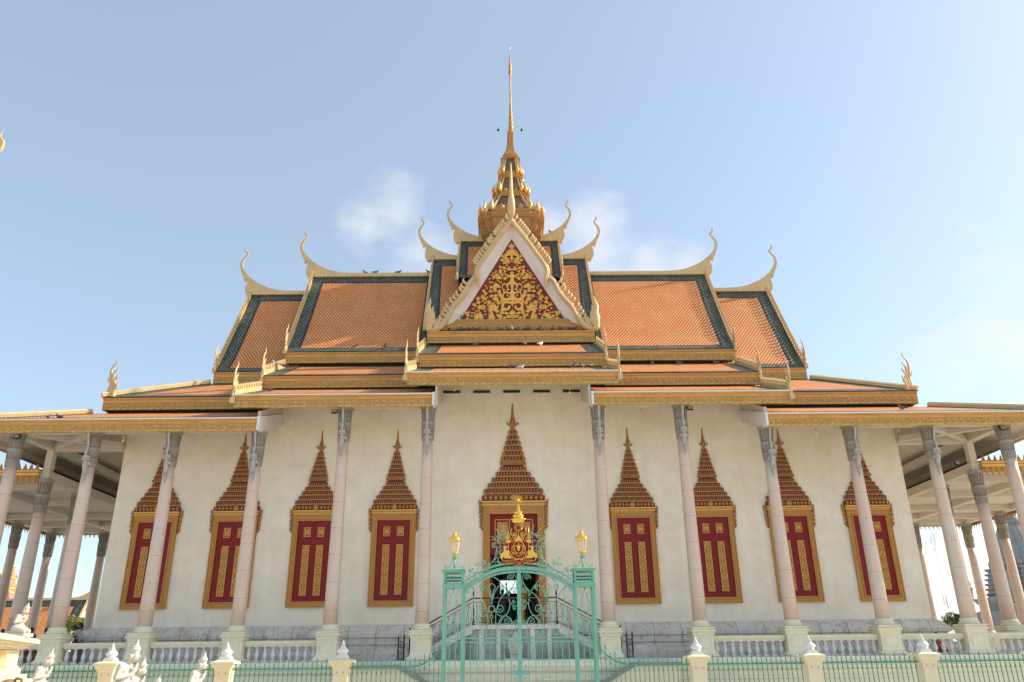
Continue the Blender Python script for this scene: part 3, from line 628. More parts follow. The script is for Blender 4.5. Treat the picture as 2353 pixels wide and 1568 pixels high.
for s in (-1, 1):
    def X(a, b): return (a, b) if s > 0 else (-b, -a)
    def br(inner, outer): return (inner, outer) if s > 0 else (outer, inner)
    # a: lowest eave over the gallery, hipped round the end
    m = MB(); bl = br(.25, .8)
    slope(m, [(Ya-.1, 12.22), (39.15, 13.68)], X(11.87, 25.75), X(11.87, 21.85), (bl[0], bl[1], .3, 1.0)); backslope(m, [(Ya-.1, 12.22), (39.15, 13.68)], X(8, 25.75), X(8, 21.85))
    e0, e1 = Ya-.1, 2*YC-Ya+.1
    m.quad((s*25.75, e0, 12.22), (s*25.75, e1, 12.22), (s*21.85, 2*YC-39.15, 13.68), (s*21.85, 39.15, 13.68), 0, [(0, 0), (24, 0), (19, 5), (4, 5)])
    t = tier('roof_tier', m); fascia(*X(11.9, 25.68), Ya, 11.65, 12.2, t, False, True)
    q = MB(); q.box(s*25.5, s*25.68, Ya+.17, e1-.1, 11.65, 12.2, 1); q.box(s*25.52, s*25.7, Ya+.17, e1-.1, 11.62, 11.649); q.build('side_fascia', ['gold_relief', 'orange_gold'], t)
    q = MB(); q.tube([(s*25.8, Ya-.15, 12.3), (s*21.8, 39.2, 13.81)], [.15, .15], 6, 0, False); q.build('hip_ridge', 'yellow_cream', t)
    q = MB(); q.add([(s*x, y, z) for x in (11.78, 11.9) for y, z in ((Ya-.12, 11.62), (Ya+.3, 11.62), (YW-.02, 12.9), (YW-.02, 13.5), (Ya-.12, 12.26))], [(0, 1, 2, 3, 4), (9, 8, 7, 6, 5), (0, 5, 6, 1), (1, 6, 7, 2), (2, 7, 8, 3), (3, 8, 9, 4), (4, 9, 5, 0)]); q.build('end_board', 'white_paint', t)
    # a, middle part
    m = MB(); pr = [(Ya-.1, 13.34), (39.15, 14.9)]; bl = br(.25, .7)
    slope(m, pr, X(3.78, 13.1), X(3.78, 13.1), (bl[0], bl[1], .3, .9)); t = tier('roof_tier', m)
    fascia(*X(3.78, 13.12), Ya, 12.77, 13.32, t, False, True)
    q = MB(); q.add([(s*x, y, z) for x in (3.7, 3.81) for y, z in ((Ya-.12, 12.74), (Ya+.3, 12.74), (YW-.02, 14.1), (YW-.02, 14.75), (Ya-.12, 13.38))], [(0, 1, 2, 3, 4), (9, 8, 7, 6, 5), (0, 5, 6, 1), (1, 6, 7, 2), (2, 7, 8, 3), (3, 8, 9, 4), (4, 9, 5, 0)]); q.build('end_board', 'white_paint', t)
    barge(t, s*13.16, pr, s, .26, .30, both=False); naga(t, s*13.18, Ya+.05, 13.0, R(-90), .98)
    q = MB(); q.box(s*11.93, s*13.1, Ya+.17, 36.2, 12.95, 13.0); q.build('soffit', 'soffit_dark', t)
    # b: outer hipped part
    m = MB(); pr = [(Yb-.1, 14.58), (43.0, 16.6)]; bl = br(.1, 1.0)
    slope(m, pr, X(11.2, 21.4), X(11.2, 17.5), (bl[0], bl[1], .45, .45)); backslope(m, pr, X(11.2, 21.4), X(11.2, 17.5))
    m.quad((s*21.4, Yb-.1, 14.58), (s*21.4, 2*YC-Yb+.1, 14.58), (s*17.5, 52, 16.6), (s*17.5, 43.0, 16.6), 0, [(0, 0), (17, 0), (13, 5), (4, 5)])
    t = tier('roof_tier', m); fascia(*X(11.0, 21.33), Yb, 13.92, 14.55, t)
    q = MB(); q.box(s*21.17, s*21.33, Yb+.17, 2*YC-Yb, 13.92, 14.55, 1); q.build('side_fascia', ['gold_relief', 'orange_gold'], t)
    q = MB(); q.tube([(s*21.4, Yb-.12, 14.66), (s*17.45, 43.05, 16.75)], [.15, .15], 6, 0, False); q.build('hip_ridge', 'yellow_cream', t)
    naga(t, s*21.15, Yb+.15, 14.72, R(12) if s > 0 else R(168), .98)
    q = MB(); q.box(*sorted((s*11, s*21.2)), Yb+.17, 40.6, 14.02, 14.06); q.box(*sorted((s*11, s*20.9)), 39.5, 55.0, 13.0, 14.4); q.build('soffit', 'gap_shade', t)
    # b: middle part
    m = MB(); pr = [(Yb-.1, 15.7), (43.0, 17.62)]; bl = br(.1, .9)
    slope(m, pr, X(4.9, 13.12), X(4.9, 13.12), (bl[0], bl[1], .4, .35)); t = tier('roof_tier', m)
    fascia(*X(4.9, 13.12), Yb, 15.05, 15.68, t); barge(t, s*13.2, pr, s, .26, .3, both=False); naga(t, s*13.2, Yb+.05, 15.3, R(-90), .95)
    q = MB(); q.box(*sorted((s*4.9, s*13.05)), Yb+.17, 40.4, 15.14, 15.18); q.box(*sorted((s*4.9, s*12.95)), 39.5, 55.0, 13.9, 15.5); q.build('soffit', 'gap_shade', t)
    # steep roofs
    m = MB(); pr = [(Yk-.1, 17.38), (43.9, 18.45), (45.4, 20.85), (YC, 24.4)]; bl = br(.3, .78)
    slope(m, pr, X(12.2, 17.25), X(12.2, 17.25), (bl[0], bl[1], .72, .3)); backslope(m, pr, X(12.2, 17.25), X(12.2, 17.25))
    m.add([(s*17.22, Yk-.05, 17.2), (s*17.22, 2*YC-Yk, 17.2), (s*17.22, YC, 24.3)], [(0, 1, 2)], 2)
    t = tier('roof_tier', m); fascia(*X(11, 17.3), Yk, 16.7, 17.36, t)
    barge(t, s*17.3, pr, s, .30, .32); naga(t, s*17.3, Yk+.02, 17.4, R(-90), .86); chofa(t, s*17.2, 24.42, s, 12.8, .98)
    q = MB(); q.box(*sorted((s*11, s*17.2)), Yk+.17, 44.2, 16.8, 16.84); q.box(*sorted((s*11, s*17.0)), 43.4, 51.3, 15.9, 17.1); q.build('soffit', 'gap_shade', t)
    m = MB(); pr = [(Yk-.1, 18.58), (43.9, 19.7), (45.4, 22.1), (YC, 25.7)]; bl = br(.62, .78)
    slope(m, pr, X(4.9, 13.25), X(4.9, 13.25), (bl[0], bl[1], .72, .32)); backslope(m, pr, X(4.9, 13.25), X(4.9, 13.25))
    m.add([(s*13.22, Yk-.05, 18.3), (s*13.22, 2*YC-Yk, 18.3), (s*13.22, YC, 25.6)], [(0, 1, 2)], 2)
    t = tier('roof_tier', m); fascia(*X(4.9, 13.28), Yk, 17.92, 18.56, t)
    barge(t, s*13.3, pr, s, .30, .32); naga(t, s*13.3, Yk+.02, 18.5, R(-90), .9); chofa(t, s*13.25, 25.72, s, 5.1, 1.0)
    q = MB(); q.box(*sorted((s*4.9, s*13.2)), Yk+.17, 44.2, 18.02, 18.06); q.box(*sorted((s*4.9, s*13.1)), 43.4, 51.3, 16.9, 18.3); q.build('soffit', 'gap_shade', t)
# centre tiers
def ctier(pr, x, zb, zt, Y, bulbs, nz, sc, top=.3):
    m = MB(); slope(m, pr, (-x, x), (-x, x), (.95, .95, top, .8 if bulbs else .35)); t = tier('roof_tier', m); fascia(-x, x, Y, zb, zt, t, False, bulbs)
    for s in (-1, 1): barge(t, s*(x+.06), pr, s, .26, .3, both=False); naga(t, s*(x+.07), Y+.05, nz, R(-90), sc)
    return t
t = ctier([(Ya-.1, 14.42), (39.15, 16.02)], 5.05, 13.82, 14.4, Ya, True, 14.05, .98, .12)
t = ctier([(Yb-.1, 16.86), (43.0, 18.9)], 5.0, 16.17, 16.84, Yb, False, 16.45, .95)
q = MB(); q.box(-4.88, 4.88, Yb+.17, 40.4, 16.26, 16.3); q.box(-4.85, 4.85, 39.5, 55.0, 14.7, 16.5); q.build('soffit', 'gap_shade', t)
m = MB(); pr = [(Yk+.4, 20.2), (43.9, 21.0), (45.4, 23.4), (YC, 26.95)]
slope(m, pr, (-5.05, 5.05), (-5.3, 5.3), (.72, .72, .72, .3)); backslope(m, pr, (-5.05, 5.05), (-5.3, 5.3))
for s in (-1, 1): m.add([(s*5.1, Yk, 19.4), (s*5.1, 2*YC-Yk, 19.4), (s*5.25, YC, 26.9)], [(0, 1, 2)], 2)
# the cross roof behind the pediment
for s in (-1, 1): m.quad((s*4.2, 44.7, 20.1), (s*4.2, YC, 20.1), (0, YC, 26.85), (0, 44.7, 26.85), 0, [(0, 0), (4.3, 0), (4.3, 8), (0, 8)])
tA = tier('roof_tier', m)
for s in (-1, 1):
    barge(tA, s*5.22, pr, s, .30, .26); chofa(tA, s*5.3, 26.97, s, 3.3, .93, .98)
m = MB(); pr = [(45.1, 24.45), (46.3, 26.4), (YC, 28.35)]
slope(m, pr, (-3.3, 3.3), (-3.35, 3.35), (.55, .55, .62, .2)); backslope(m, pr, (-3.3, 3.3), (-3.35, 3.35))
for s in (-1, 1): m.add([(s*3.28, 45.1, 23.0), (s*3.28, 2*YC-45.1, 23.0), (s*3.28, 2*YC-45.1, 24.4), (s*3.3, YC, 28.3), (s*3.28, 45.1, 24.4)], [(0, 1, 2, 3, 4)], 2)
tB = tier('roof_tier', m)
for s in (-1, 1): barge(tB, s*3.38, pr, s, .28, .24); chofa(tB, s*3.38, 28.37, s, 1.7, .93, .95); naga(tB, s*3.4, 45.15, 24.3, R(-90), .9)
# ------------------------------------------------------------------ pediment
def PT(mb):
    out = []
    for x, y, z in mb.v:
        if y > 43.45: y2 = 43.0+(y-43.0)*.42; x, y, z = (x+.396)*y2/y-.396, y2, (z-1.6)*y2/y+1.6
        out.append((x, y, z))
    mb.v = out; return mb
ped = MB()
ap, bl_, brr = (0.12, 44.2, 26.7), (-3.14, 44.2, 20.98), (3.38, 44.2, 20.98)
ped.add([bl_, brr, ap, (bl_[0], 44.4, bl_[2]), (brr[0], 44.4, brr[2]), (ap[0], 44.4, ap[2])], [(0, 1, 2), (5, 4, 3), (0, 3, 4, 1), (1, 4, 5, 2), (2, 5, 3, 0)])
PT(ped); pediment = T(ped, 'pediment', 'dark_red')
q = MB()
for s in (-1, 1):
    x0 = .12; b = (s*3.26+x0, 44.19, 20.98); q.add([(x0, 44.19, 26.7), b, (s*4.55+x0, 43.0, 20.0), (x0, 43.0, 27.45)], [(0, 1, 2, 3) if s < 0 else (3, 2, 1, 0)])
PT(q).build('reveal', 'reveal_white', pediment)
q = MB()
q.box(-3.9, 4.1, 43.9, 44.5, 20.72, 20.97, 0); q.box(-4.0, 4.2, 43.8, 44.5, 20.60, 20.719, 1); q.box(-4.1, 4.3, 43.7, 44.5, 20.47, 20.599, 0); q.box(-4.25, 4.4, 43.6, 44.5, 20.38, 20.469, 1); q.box(-4.3, 4.5, 43.55, 44.5, 20.08, 20.379, 0)
for z, y, n, rr in ((20.84, 43.89, 60, .05), (20.53, 43.69, 60, .045), (20.22, 43.53, 46, .085)):
    for i in range(n):
        x = -3.85+8*(i+.5)/n; q.ball((x, y, z), rr, 1, 5, 4, (1, .5, 1.2))
PT(q).build('ledge', ['relief_ground', 'gilt_dark'], pediment)
q = MB(); q.box(-4.98, 4.98, 43.0, 44.4, 19.8, 19.86); q.build('ledge_tiles', 'tile_navy', pediment)
f = fascia(-4.98, 5.0, Yk-.1, 19.08, 19.8, pediment)
q = MB(); q.box(-4.9, 4.9, Yk+.1, 44.3, 19.2, 19.24); q.box(-4.85, 4.85, 43.4, 51.3, 18.2, 19.5); q.build('soffit', 'gap_shade', pediment)
BU = [[.15,27.42,.37],[-.48,26.52,.36],[-1.05,25.64,.32],[-1.52,24.88,.32],[-1.87,24.31,.31],[-2.05,23.85,.3],[-2.01,23.45,.3],[-1.92,23.11,.23],[-1.96,22.83,.16],[-1.87,22.59,.03]]
BL = [[-1.99,23.2,.15],[-2.2,23.27,.2],[-2.4,23.14,.26],[-2.57,22.81,.32],[-2.77,22.33,.33],[-3.11,21.84,.33],[-3.46,21.4,.32],[-3.7,20.91,.32],[-3.94,20.42,.36],[-4.22,20.05,.34],[-4.56,19.88,.31],[-4.86,19.94,.3]]
BN = [[[-4.88,19.81,.35],[-4.87,20.37,.48],[-4.84,20.92,.45],[-4.94,21.35,.28],[-4.85,21.68,.17],[-4.85,22.02,.03]],[[-4.78,20.37,.3],[-4.66,20.75,.25],[-4.72,21.08,.2],[-4.63,21.46,.03]],[[-4.72,20.16,.25],[-4.61,20.48,.22],[-4.57,21.08,.03]],[[-4.97,20.38,.2],[-5.05,20.59,.17],[-5.08,20.86,.03]],[[-4.62,20,.2],[-4.35,20.21,.2],[-4.26,20.53,.15],[-4.29,20.8,.03]]]
bm_ = MB()
def yv(P): return [(x-.12, z, w) for x, z, w in P]       # centre on x = 0
for P in (BU, BL):
    Q = smooth_line(yv(P), 4); bm_.tube([(x, 43.0, z) for x, z, w in Q], [w/2 for x, z, w in Q], 8, 0, True, .8)
    bm_.tube([(x+.03, 42.88, z-.02) for x, z, w in Q], [w*.16 for x, z, w in Q], 6, 0, True, .8)
for P in BN: ribbon(bm_, yv(P), 0, .6)
bm_.v = [(x, y if y > 40 else 42.95+y, z) for x, y, z in bm_.v]
def crest(P, n, skip):
    Q = smooth_line(yv(P), 6); L = [0]
    for a, b in zip(Q[:-1], Q[1:]): L.append(L[-1]+math.hypot(b[0]-a[0], b[1]-a[1]))
    for i in range(n):
        d = L[-1]*skip[0]+(L[-1]*(skip[1]-skip[0]))*(i+.5)/n
        k = max(j for j in range(len(L)) if L[j] <= d); a, b = Q[k], Q[min(k+1, len(Q)-1)]
        tx, tz = b[0]-a[0], b[1]-a[1]; l = math.hypot(tx, tz) or 1; nx, nz = tz/l, -tx/l
        if nx > 0: nx, nz = -nx, -nz
        x, z = a[0]+nx*.1, a[1]+nz*.1
        bm_.tube([(x, 43.0, z), (x+nx*.2, 43.0, z+nz*.2+.02), (x+nx*.27-.01, 43.0, z+nz*.27+.17), (x+nx*.2+.01, 43.0, z+nz*.2+.38)], [.085, .105, .075, .008], 6, 0, True, .8)
crest(BU, 17, (.03, .72)); crest(BL, 12, (.14, .93))
bm2 = bm_.mirrored()
for mm in (bm_, bm2):
    mm.v = [(x+.12, y, z) for x, y, z in mm.v]; mm.build('barge_board', 'yellow_cream', pediment)
CCP = [(.01,27.32),(.115,27.47),(.182,27.61),(.227,27.84),(.24,28.07),(.23,28.31),(.207,28.54),(.169,28.78),(.134,29.02),(.119,29.23),(.142,29.28),(.142,29.35),(.115,29.4),(.108,29.97),(.092,30.46),(.081,30.95),(.061,31.44),(.035,31.73),(.006,31.81)]
q = MB(); q.lathe(.12, 42.85, CCP, 14, lean=lambda z: -.35*math.sin((z-27.3)*1.2)); q.build('ridge_finial', 'yellow_cream', pediment)
# carving: foliage scrolls round a small standing figure on a winged mount
cv = MB()
def leafy(P, w=.09, n=None, side=1, size=.2, y=44.12):
    """stem with curling leaves; P in (x, z)"""
    Q = smooth_line([(a, b) for a, b in P], 5); m = len(Q)
    cv.tube([(x, y, z) for x, z in Q], [w*.5*(1-.55*i/m) for i in range(m)], 5, 0, True, .9)
    n = n or max(2, m//4)
    for i in range(n):
        k = int((i+.6)*(m-2)/n); a, b = Q[k], Q[k+1]; tx, tz = b[0]-a[0], b[1]-a[1]; l = math.hypot(tx, tz) or 1; tx /= l; tz /= l
        sd_ = side*(1 if i % 2 == 0 else -1); nx, nz = -tz*sd_, tx*sd_; sz = size*(1.15-.5*i/n)
        for da, ln in ((.2, 1.), (.9, .75), (-.4, .7)):
            ca, sa = math.cos(da*sd_), math.sin(da*sd_); dx, dz = nx*ca-nz*sa, nx*sa+nz*ca; dx += tx*.5; dz += tz*.5
            cv.tube([(a[0], y-.02, a[1]), (a[0]+dx*sz*.45*ln, y-.07, a[1]+dz*sz*.45*ln), (a[0]+dx*sz*.85*ln+tx*.03, y-.06, a[1]+dz*sz*.85*ln+tz*.03), (a[0]+dx*sz*ln+tx*.09, y-.02, a[1]+dz*sz*ln+tz*.09)], [.03, .085, .062, .006], 5, 0, True, .7)
def spiral(cx, cz, r, a0, turns, rend=.05, w=.08, size=.17):
    n = 14; P = [(cx+(r+(rend-r)*i/n)*math.cos(R(a0+360*turns*i/n)), cz+(r+(rend-r)*i/n)*math.sin(R(a0+360*turns*i/n))) for i in range(n+1)]
    leafy([p for p in P[::2]], w, 6, -1 if turns > 0 else 1, size); flower(cx, cz, .11)
def flower(cx, cz, r):
    for k in range(7):
        a = 2*math.pi*k/7; cv.ball((cx+r*math.cos(a), 44.09, cz+r*math.sin(a)), r*.52, 0, 6, 4, (1, .6, 1))
    cv.ball((cx, 44.05, cz), r*.55, 0, 6, 4)
def palm(cx, cz, s=1., n=5, spread=70, up=90):
    for k in range(n):
        a = R(up-spread+2*spread*k/(n-1)); L = s*(.34 if k == n//2 else .27)
        cv.tube([(cx, 44.12, cz), (cx+L*.45*math.cos(a), 44.05, cz+L*.45*math.sin(a)), (cx+L*.85*math.cos(a), 44.06, cz+L*.85*math.sin(a)), (cx+L*math.cos(a), 44.12, cz+L*math.sin(a))], [.04*s, .095*s, .07*s, .008], 5, 0, True, .7)
half0 = len(cv.v)
# right half of the field, mirrored below (field axis x = 0, base z = 20.98)
leafy([(.08, 25.0), (.3, 24.9), (.47, 25.15), (.5, 25.45), (.35, 25.65)], .08, 5, 1, .2); spiral(.36, 25.2, .2, -60, .9)
leafy([(.1, 24.7), (.42, 24.5), (.7, 24.45), (.85, 24.75)], .07, 4, -1, .2)
spiral(.86, 23.95, .32, 150, -1.0, .06, .09, .2); leafy([(.5, 23.7), (.55, 24.1), (.45, 24.5)], .06, 3, 1, .16)
palm(.98, 23.2, 1.1, 6, 110, 60); leafy([(.75, 23.1), (1.0, 22.9), (1.3, 23.0), (1.45, 23.35)], .08, 4, -1, .22)
spiral(1.02, 22.45, .36, 200, -1.1, .06, .1, .2); leafy([(.72, 22.9), (.62, 22.5), (.8, 22.05), (1.15, 21.8)], .09, 4, 1, .22)
palm(1.22, 21.75, 1.3, 7, 130, 80); leafy([(1.5, 21.9), (1.62, 22.4), (1.75, 22.75), (1.66, 23.0)], .08, 4, 1, .24)
leafy([(1.9, 21.2), (2.1, 21.75), (2.25, 22.1), (2.05, 22.4), (1.85, 22.75)], .09, 6, -1, .26); flower(1.82, 21.85, .13)
palm(2.1, 21.1, 1.4, 8, 120, 90); leafy([(2.4, 21.1), (2.72, 21.15), (2.85, 21.4), (2.7, 21.6)], .08, 5, 1, .2); flower(2.8, 21.45, .09)
leafy([(.55, 21.5), (.95, 21.65), (1.35, 21.5), (1.3, 21.15)], .08, 5, 1, .2); spiral(.8, 21.25, .2, 90, 1, .05, .07, .14); palm(1.3, 21.1, 1.0, 6, 120, 90)
palm(.48, 21.05, .6, 5, 60, 90); leafy([(.25, 21.35), (.38, 21.3), (.3, 21.1)], .05, 2)
# coiled horns at the foot of the mount and a raised serpent either side
cv.tube(arc(.36, 21.9, .33, 150, -200, 14, 44.08, .16), [.07+.03*math.sin(i*.22) for i in range(15)], 6, 0, True, .8)
cv.tube([(.62, 44.08, 22.0), (.66, 44.08, 22.4), (.5, 44.08, 22.8), (.62, 44.08, 23.2), (.55, 44.08, 23.6)], [.06, .06, .05, .04, .01], 6)
leafy([(.12, 22.3), (.35, 22.25), (.6, 22.35), (.68, 22.6)], .06, 4, -1, .16)
half = MB(); half.v = cv.v[:]; half.f = [f[:] for f in cv.f]; half.m = cv.m[:]; half.sm = cv.sm[:]; half.uv = cv.uv[:]
cv.merge(half.mirrored())
palm(0, 25.55, 1.5, 7, 95, 90); cv.tube([(0, 44.1, 25.0), (0, 44.06, 25.9), (0, 44.1, 26.3)], [.05, .09, .01], 6); palm(0, 26.0, 1.0, 5, 50, 90); flower(0, 21.25, .13); palm(0, 21.4, .9, 5, 80, 90)
occ = np.array([(x, z) for x, y, z in cv.v]); rr = random.Random(5)
for iz in range(44):                       # fill what is left of the field with small sprigs
    for ix in range(24):
        x = .06+ix*.135+rr.uniform(-.03, .03); z = 21.08+iz*.13+rr.uniform(-.03, .03)
        if x > (26.55-z)/5.72*3.26-.16: continue
        if np.min((occ[:, 0]-x)**2+(occ[:, 1]-z)**2) < .085**2: continue
        k0 = len(cv.v); f0 = len(cv.f); u = rr.uniform(30, 150)
        palm(x, z-.03, .36, 4, 75, u); occ = np.vstack([occ, [(a, c) for a, b, c in cv.v[k0:]]])
        hf = MB(); hf.v = cv.v[k0:]; hf.f = [[q-k0 for q in f] for f in cv.f[f0:]]; hf.m = cv.m[f0:]; hf.sm = cv.sm[f0:]; hf.uv = cv.uv[f0:]; cv.merge(hf.mirrored())
cv.v = [(x+.12, y, z) for x, y, z in cv.v]
PT(cv).build('carving', 'gilt', pediment)
fig = [((.12, 44.0, 24.16), (.07, .07, .09)), ((.12, 44.0, 24.2), (.12, 44.0, 24.42), .05, .012), ((.12, 44.03, 24.0), (.12, 44.03, 23.6), .15, .10), ((-.05, 44.03, 23.98), (.29, 44.03, 23.98), .06, .06)]
for s in (-1, 1):
    fig += [((.12+s*.2, 44.0, 23.96), (.12+s*.42, 44.0, 23.7), .05, .04), ((.12+s*.42, 44.0, 23.7), (.12+s*.42, 44.0, 24.05), .035, .03), ((.12+s*.18, 44.0, 23.98), (.12+s*.5, 44.0, 24.12), .04, .03), ((.12+s*.08, 44.0, 23.55), (.12+s*.32, 43.98, 23.3), .09, .07), ((.12+s*.32, 43.98, 23.3), (.12+s*.26, 44.0, 22.95), .06, .04),
            ((.12+s*.12, 44.02, 22.75), (.12+s*.5, 44.0, 22.85), .06, .05), ((.12+s*.15, 44.05, 22.4), (.12+s*.6, 44.05, 22.3), .10, .05)]
fig += [((.12, 44.0, 23.5), (.12, 43.98, 23.0), .1, .07), ((.12, 44.0, 22.98), (.08, .08, .1)), ((.12, 44.02, 22.8), (.12, 44.02, 22.2), .15, .08), ((.12, 44.02, 22.2), (.12, 44.04, 21.85), .10, .02)]
fo = blob(fig, .03, 'carved_figure', ('gilt',), pediment)
for v_ in fo.data.vertices:
    x, y, z = v_.co; y2 = 43.0+(y-43.0)*.42; v_.co = ((x+.396)*y2/y-.396, y2, (z-1.6)*y2/y+1.6)
# ------------------------------------------------------------------ spire
def redent(h):
    a, b, c = h, .84*h, .6*h
    q = [(a, -c), (a, c), (b, c), (b, b), (c, b), (c, a), (-c, a), (-c, b), (-b, b), (-b, c), (-a, c), (-a, -c), (-b, -c), (-b, -b), (-c, -b), (-c, -a), (c, -a), (c, -b), (b, -b), (b, -c)]
    return q
SX = .14
def loft(mb, prof, mi=0, uvs=False):
    v = []; f = []; uv = []
    for h, z in prof: v += [(SX+x, YC+y, z) for x, y in redent(h)]
    n = 20
    for i in range(len(prof)-1):
        for k in range(n):
            f.append((n*i+k, n*i+(k+1) % n, n*i+n+(k+1) % n, n*i+n+k))
            L = math.dist(v[n*i+k], v[n*i+(k+1) % n]); H = math.hypot(prof[i+1][1]-prof[i][1], prof[i+1][0]-prof[i][0])
            uv.append([(k*.7, prof[i][1]), (k*.7+L, prof[i][1]), (k*.7+L*.7, prof[i][1]+H), (k*.7+L*.1, prof[i][1]+H)])
    mb.add(v, f, mi, False, uv)
sp = MB(); loft(sp, [(1.72, 25.5), (1.72, 27.85), (1.82, 27.9), (1.82, 28.02), (1.76, 28.06), (1.76, 28.2), (1.92, 28.28), (1.92, 28.42), (2.02, 28.52), (2.1, 28.75), (2.14, 29.05), (2.2, 29.06), (2.22, 29.2)])
spire = T(sp, 'spire', 'spire_base')
def band(h, z, dz, n, fl):
    b = MB(); loft(b, [(h*.5, z-.02), (h+.02, z), (h+.02, z+dz*.2), (h-.01, z+dz*.22), (h-.01, z+dz*.8), (h+.03, z+dz*.82), (h+.03, z+dz), (h*.7, z+dz)])
    P = redent(h); m = len(P)
    for i in range(m):
        a, c = P[i], P[(i+1) % m]; L = math.dist(a, c); k = max(1, int(L/.17))
        for jx in range(k):
            t = (jx+.5)/k; x, y = a[0]+(c[0]-a[0])*t, a[1]+(c[1]-a[1])*t
            b.ball((SX+x*1.01, YC+y*1.01, z+dz*.5), .055, 0, 5, 4); b.tube([(SX+x, YC+y, z+.02), (SX+x, YC+y, z-.09)], [.05, .01], 4, 0, False)
        if L > .6*h: # cresting leaf at the middle of every long side
            for t in (.25, .5, .75):
                x, y = a[0]+(c[0]-a[0])*t, a[1]+(c[1]-a[1])*t; s_ = (.32 if t == .5 else .26)*h/2.2+.1
                b.tube([(SX+x*.97, YC+y*.97, z+dz), (SX+x*.96, YC+y*.96, z+dz+s_*.7), (SX+x*.95, YC+y*.95, z+dz+s_*1.3)], [s_*.5, s_*.62, .01], 6, 0, True, .35, (0, 1, 0) if abs(c[0]-a[0]) > abs(c[1]-a[1]) else (1, 0, 0))
    b.build('cornice', 'spire_gold', spire)
    for i in range(m):        # flame finial on every outward corner
        x, y = P[i]; p, q_ = P[i-1], P[(i+1) % m]
        cr = (x-p[0])*(q_[1]-y)-(y-p[1])*(q_[0]-x)
        if cr <= 0: continue
        fm = MB(); k = fl
        d = Vector((x, y, 0)).normalized()
        o = Vector((SX+x*.96, YC+y*.96, z+dz))
        for off, hh, wd in ((0, 1., .12), (-.1, .7, .09), (-.17, .45, .07)):
            fm.tube([o-d*off*-k*.9, o+d*(off+.08)*k+Vector((0, 0, hh*.35*k)), o+d*(off-.02)*k+Vector((0, 0, hh*.65*k)), o+d*(off+.03)*k+Vector((0, 0, hh*k))], [wd*k, wd*.95*k, wd*.55*k, .008], 6)
        fm.build('flame_finial', 'gilt', spire)
band(2.22, 29.22, .42, 0, 1.0)
b = MB(); loft(b, [(2.08, 29.66), (1.42, 30.55), (1.18, 31.3)]); b.build('tiled_stage', 'spire_tile', spire)
hr = MB()
for h0, z0, h1, z1 in ((2.12, 29.7, 1.2, 31.35), (1.2, 31.7, .76, 33.15), (.78, 33.45, .56, 34.9)):
    for (x0, y0), (x1, y1) in zip(redent(h0), redent(h1)):
        hr.tube([(SX+x0, YC+y0, z0), (SX+x1, YC+y1, z1)], [.085, .06], 4, 0, False)
hr.build('hip_rib', 'yellow_cream', spire)
band(1.26, 31.3, .36, 0, .92)
b = MB(); loft(b, [(1.16, 31.66), (.86, 32.5), (.74, 33.1)]); b.build('tiled_stage', 'spire_tile', spire)
band(.84, 33.1, .3, 0, .82)
b = MB(); loft(b, [(.76, 33.4), (.58, 34.2), (.54, 34.9)]); b.build('tiled_stage', 'spire_tile', spire)
b = MB(); loft(b, [(.3, 34.84), (.66, 34.86), (.66, 35.02), (.6, 35.05), (.52, 35.2), (.55, 35.24), (.55, 35.3), (.42, 35.45), (.44, 35.5), (.36, 35.62), (.3, 35.85), (.26, 36.1), (.24, 36.2)])
for k in range(5):
    z = 36.2+.26*k; h = .235-.008*k; loft(b, [(h, z), (h, z+.2), (h*.85, z+.21), (h*.85, z+.25), (h-.008, z+.26)])
for k in range(9):
    for s in (-1, 1):
        b.tube([(SX+(-.4+.1*k), YC+s*.67, 34.98), (SX+(-.4+.1*k), YC+s*.69, 34.72)], [.05, .012], 4, 0, False); b.tube([(SX+s*.67, YC+(-.4+.1*k), 34.98), (SX+s*.69, YC+(-.4+.1*k), 34.72)], [.05, .012], 4, 0, False)
b.build('crown', 'spire_gold', spire)
SPP = [(.212,37.41),(.24,37.44),(.24,37.52),(.193,37.56),(.12,37.67),(.169,37.73),(.202,37.87),(.169,38.05),(.111,38.15),(.159,38.21),(.183,38.34),(.144,38.5),(.101,38.58),(.14,38.66),(.161,38.79),(.13,38.92),(.092,39.0),(.12,39.07),(.137,39.19),(.106,39.32),(.077,39.38),(.101,39.45),(.116,39.54),(.087,39.66),(.072,39.71),(.101,39.81),(.082,39.91),(.067,39.95),(.092,40.04),(.067,40.12),(.063,40.8),(.087,40.85),(.058,40.93),(.055,41.6),(.053,42.35),(.082,42.45),(.048,42.54),(.058,42.69),(.106,42.89),(.096,42.97),(.154,43.03),(.144,43.11),(.087,43.17),(.106,43.23),(.125,43.37),(.092,43.48),(.12,43.54),(.072,43.61),(.111,43.72),(.067,43.82),(.092,43.98),(.053,44.06),(.063,44.26),(.034,44.34),(.026,44.8)]
b = MB(); b.lathe(SX+.06, YC, SPP, 14); b.build('needle', 'spire_gold', spire)
b = MB(); b.lathe(SX+.06, YC, [(.03,44.8),(.03,45.32),(.055,45.39),(.055,45.5),(.03,45.55),(.012,45.59),(.008,46.1)], 8); b.build('lightning_rod', 'steel', spire)
for s in (-1, 1):
    b = MB(); b.tube([(SX+s*.2, YC-.1, 37.5), (SX+s*.55, YC-.1, 37.95), (SX+s*.85, YC-.1, 37.98), (SX+s*.86, YC-.1, 37.75)], .018, 6); b.lathe(SX+s*.86, YC-.1, [(.05, 37.55), (.09, 37.6), (.08, 37.72), (.03, 37.78)], 10, 1)
    b.build('lamp_arm', ['steel', 'black_plastic'], spire)
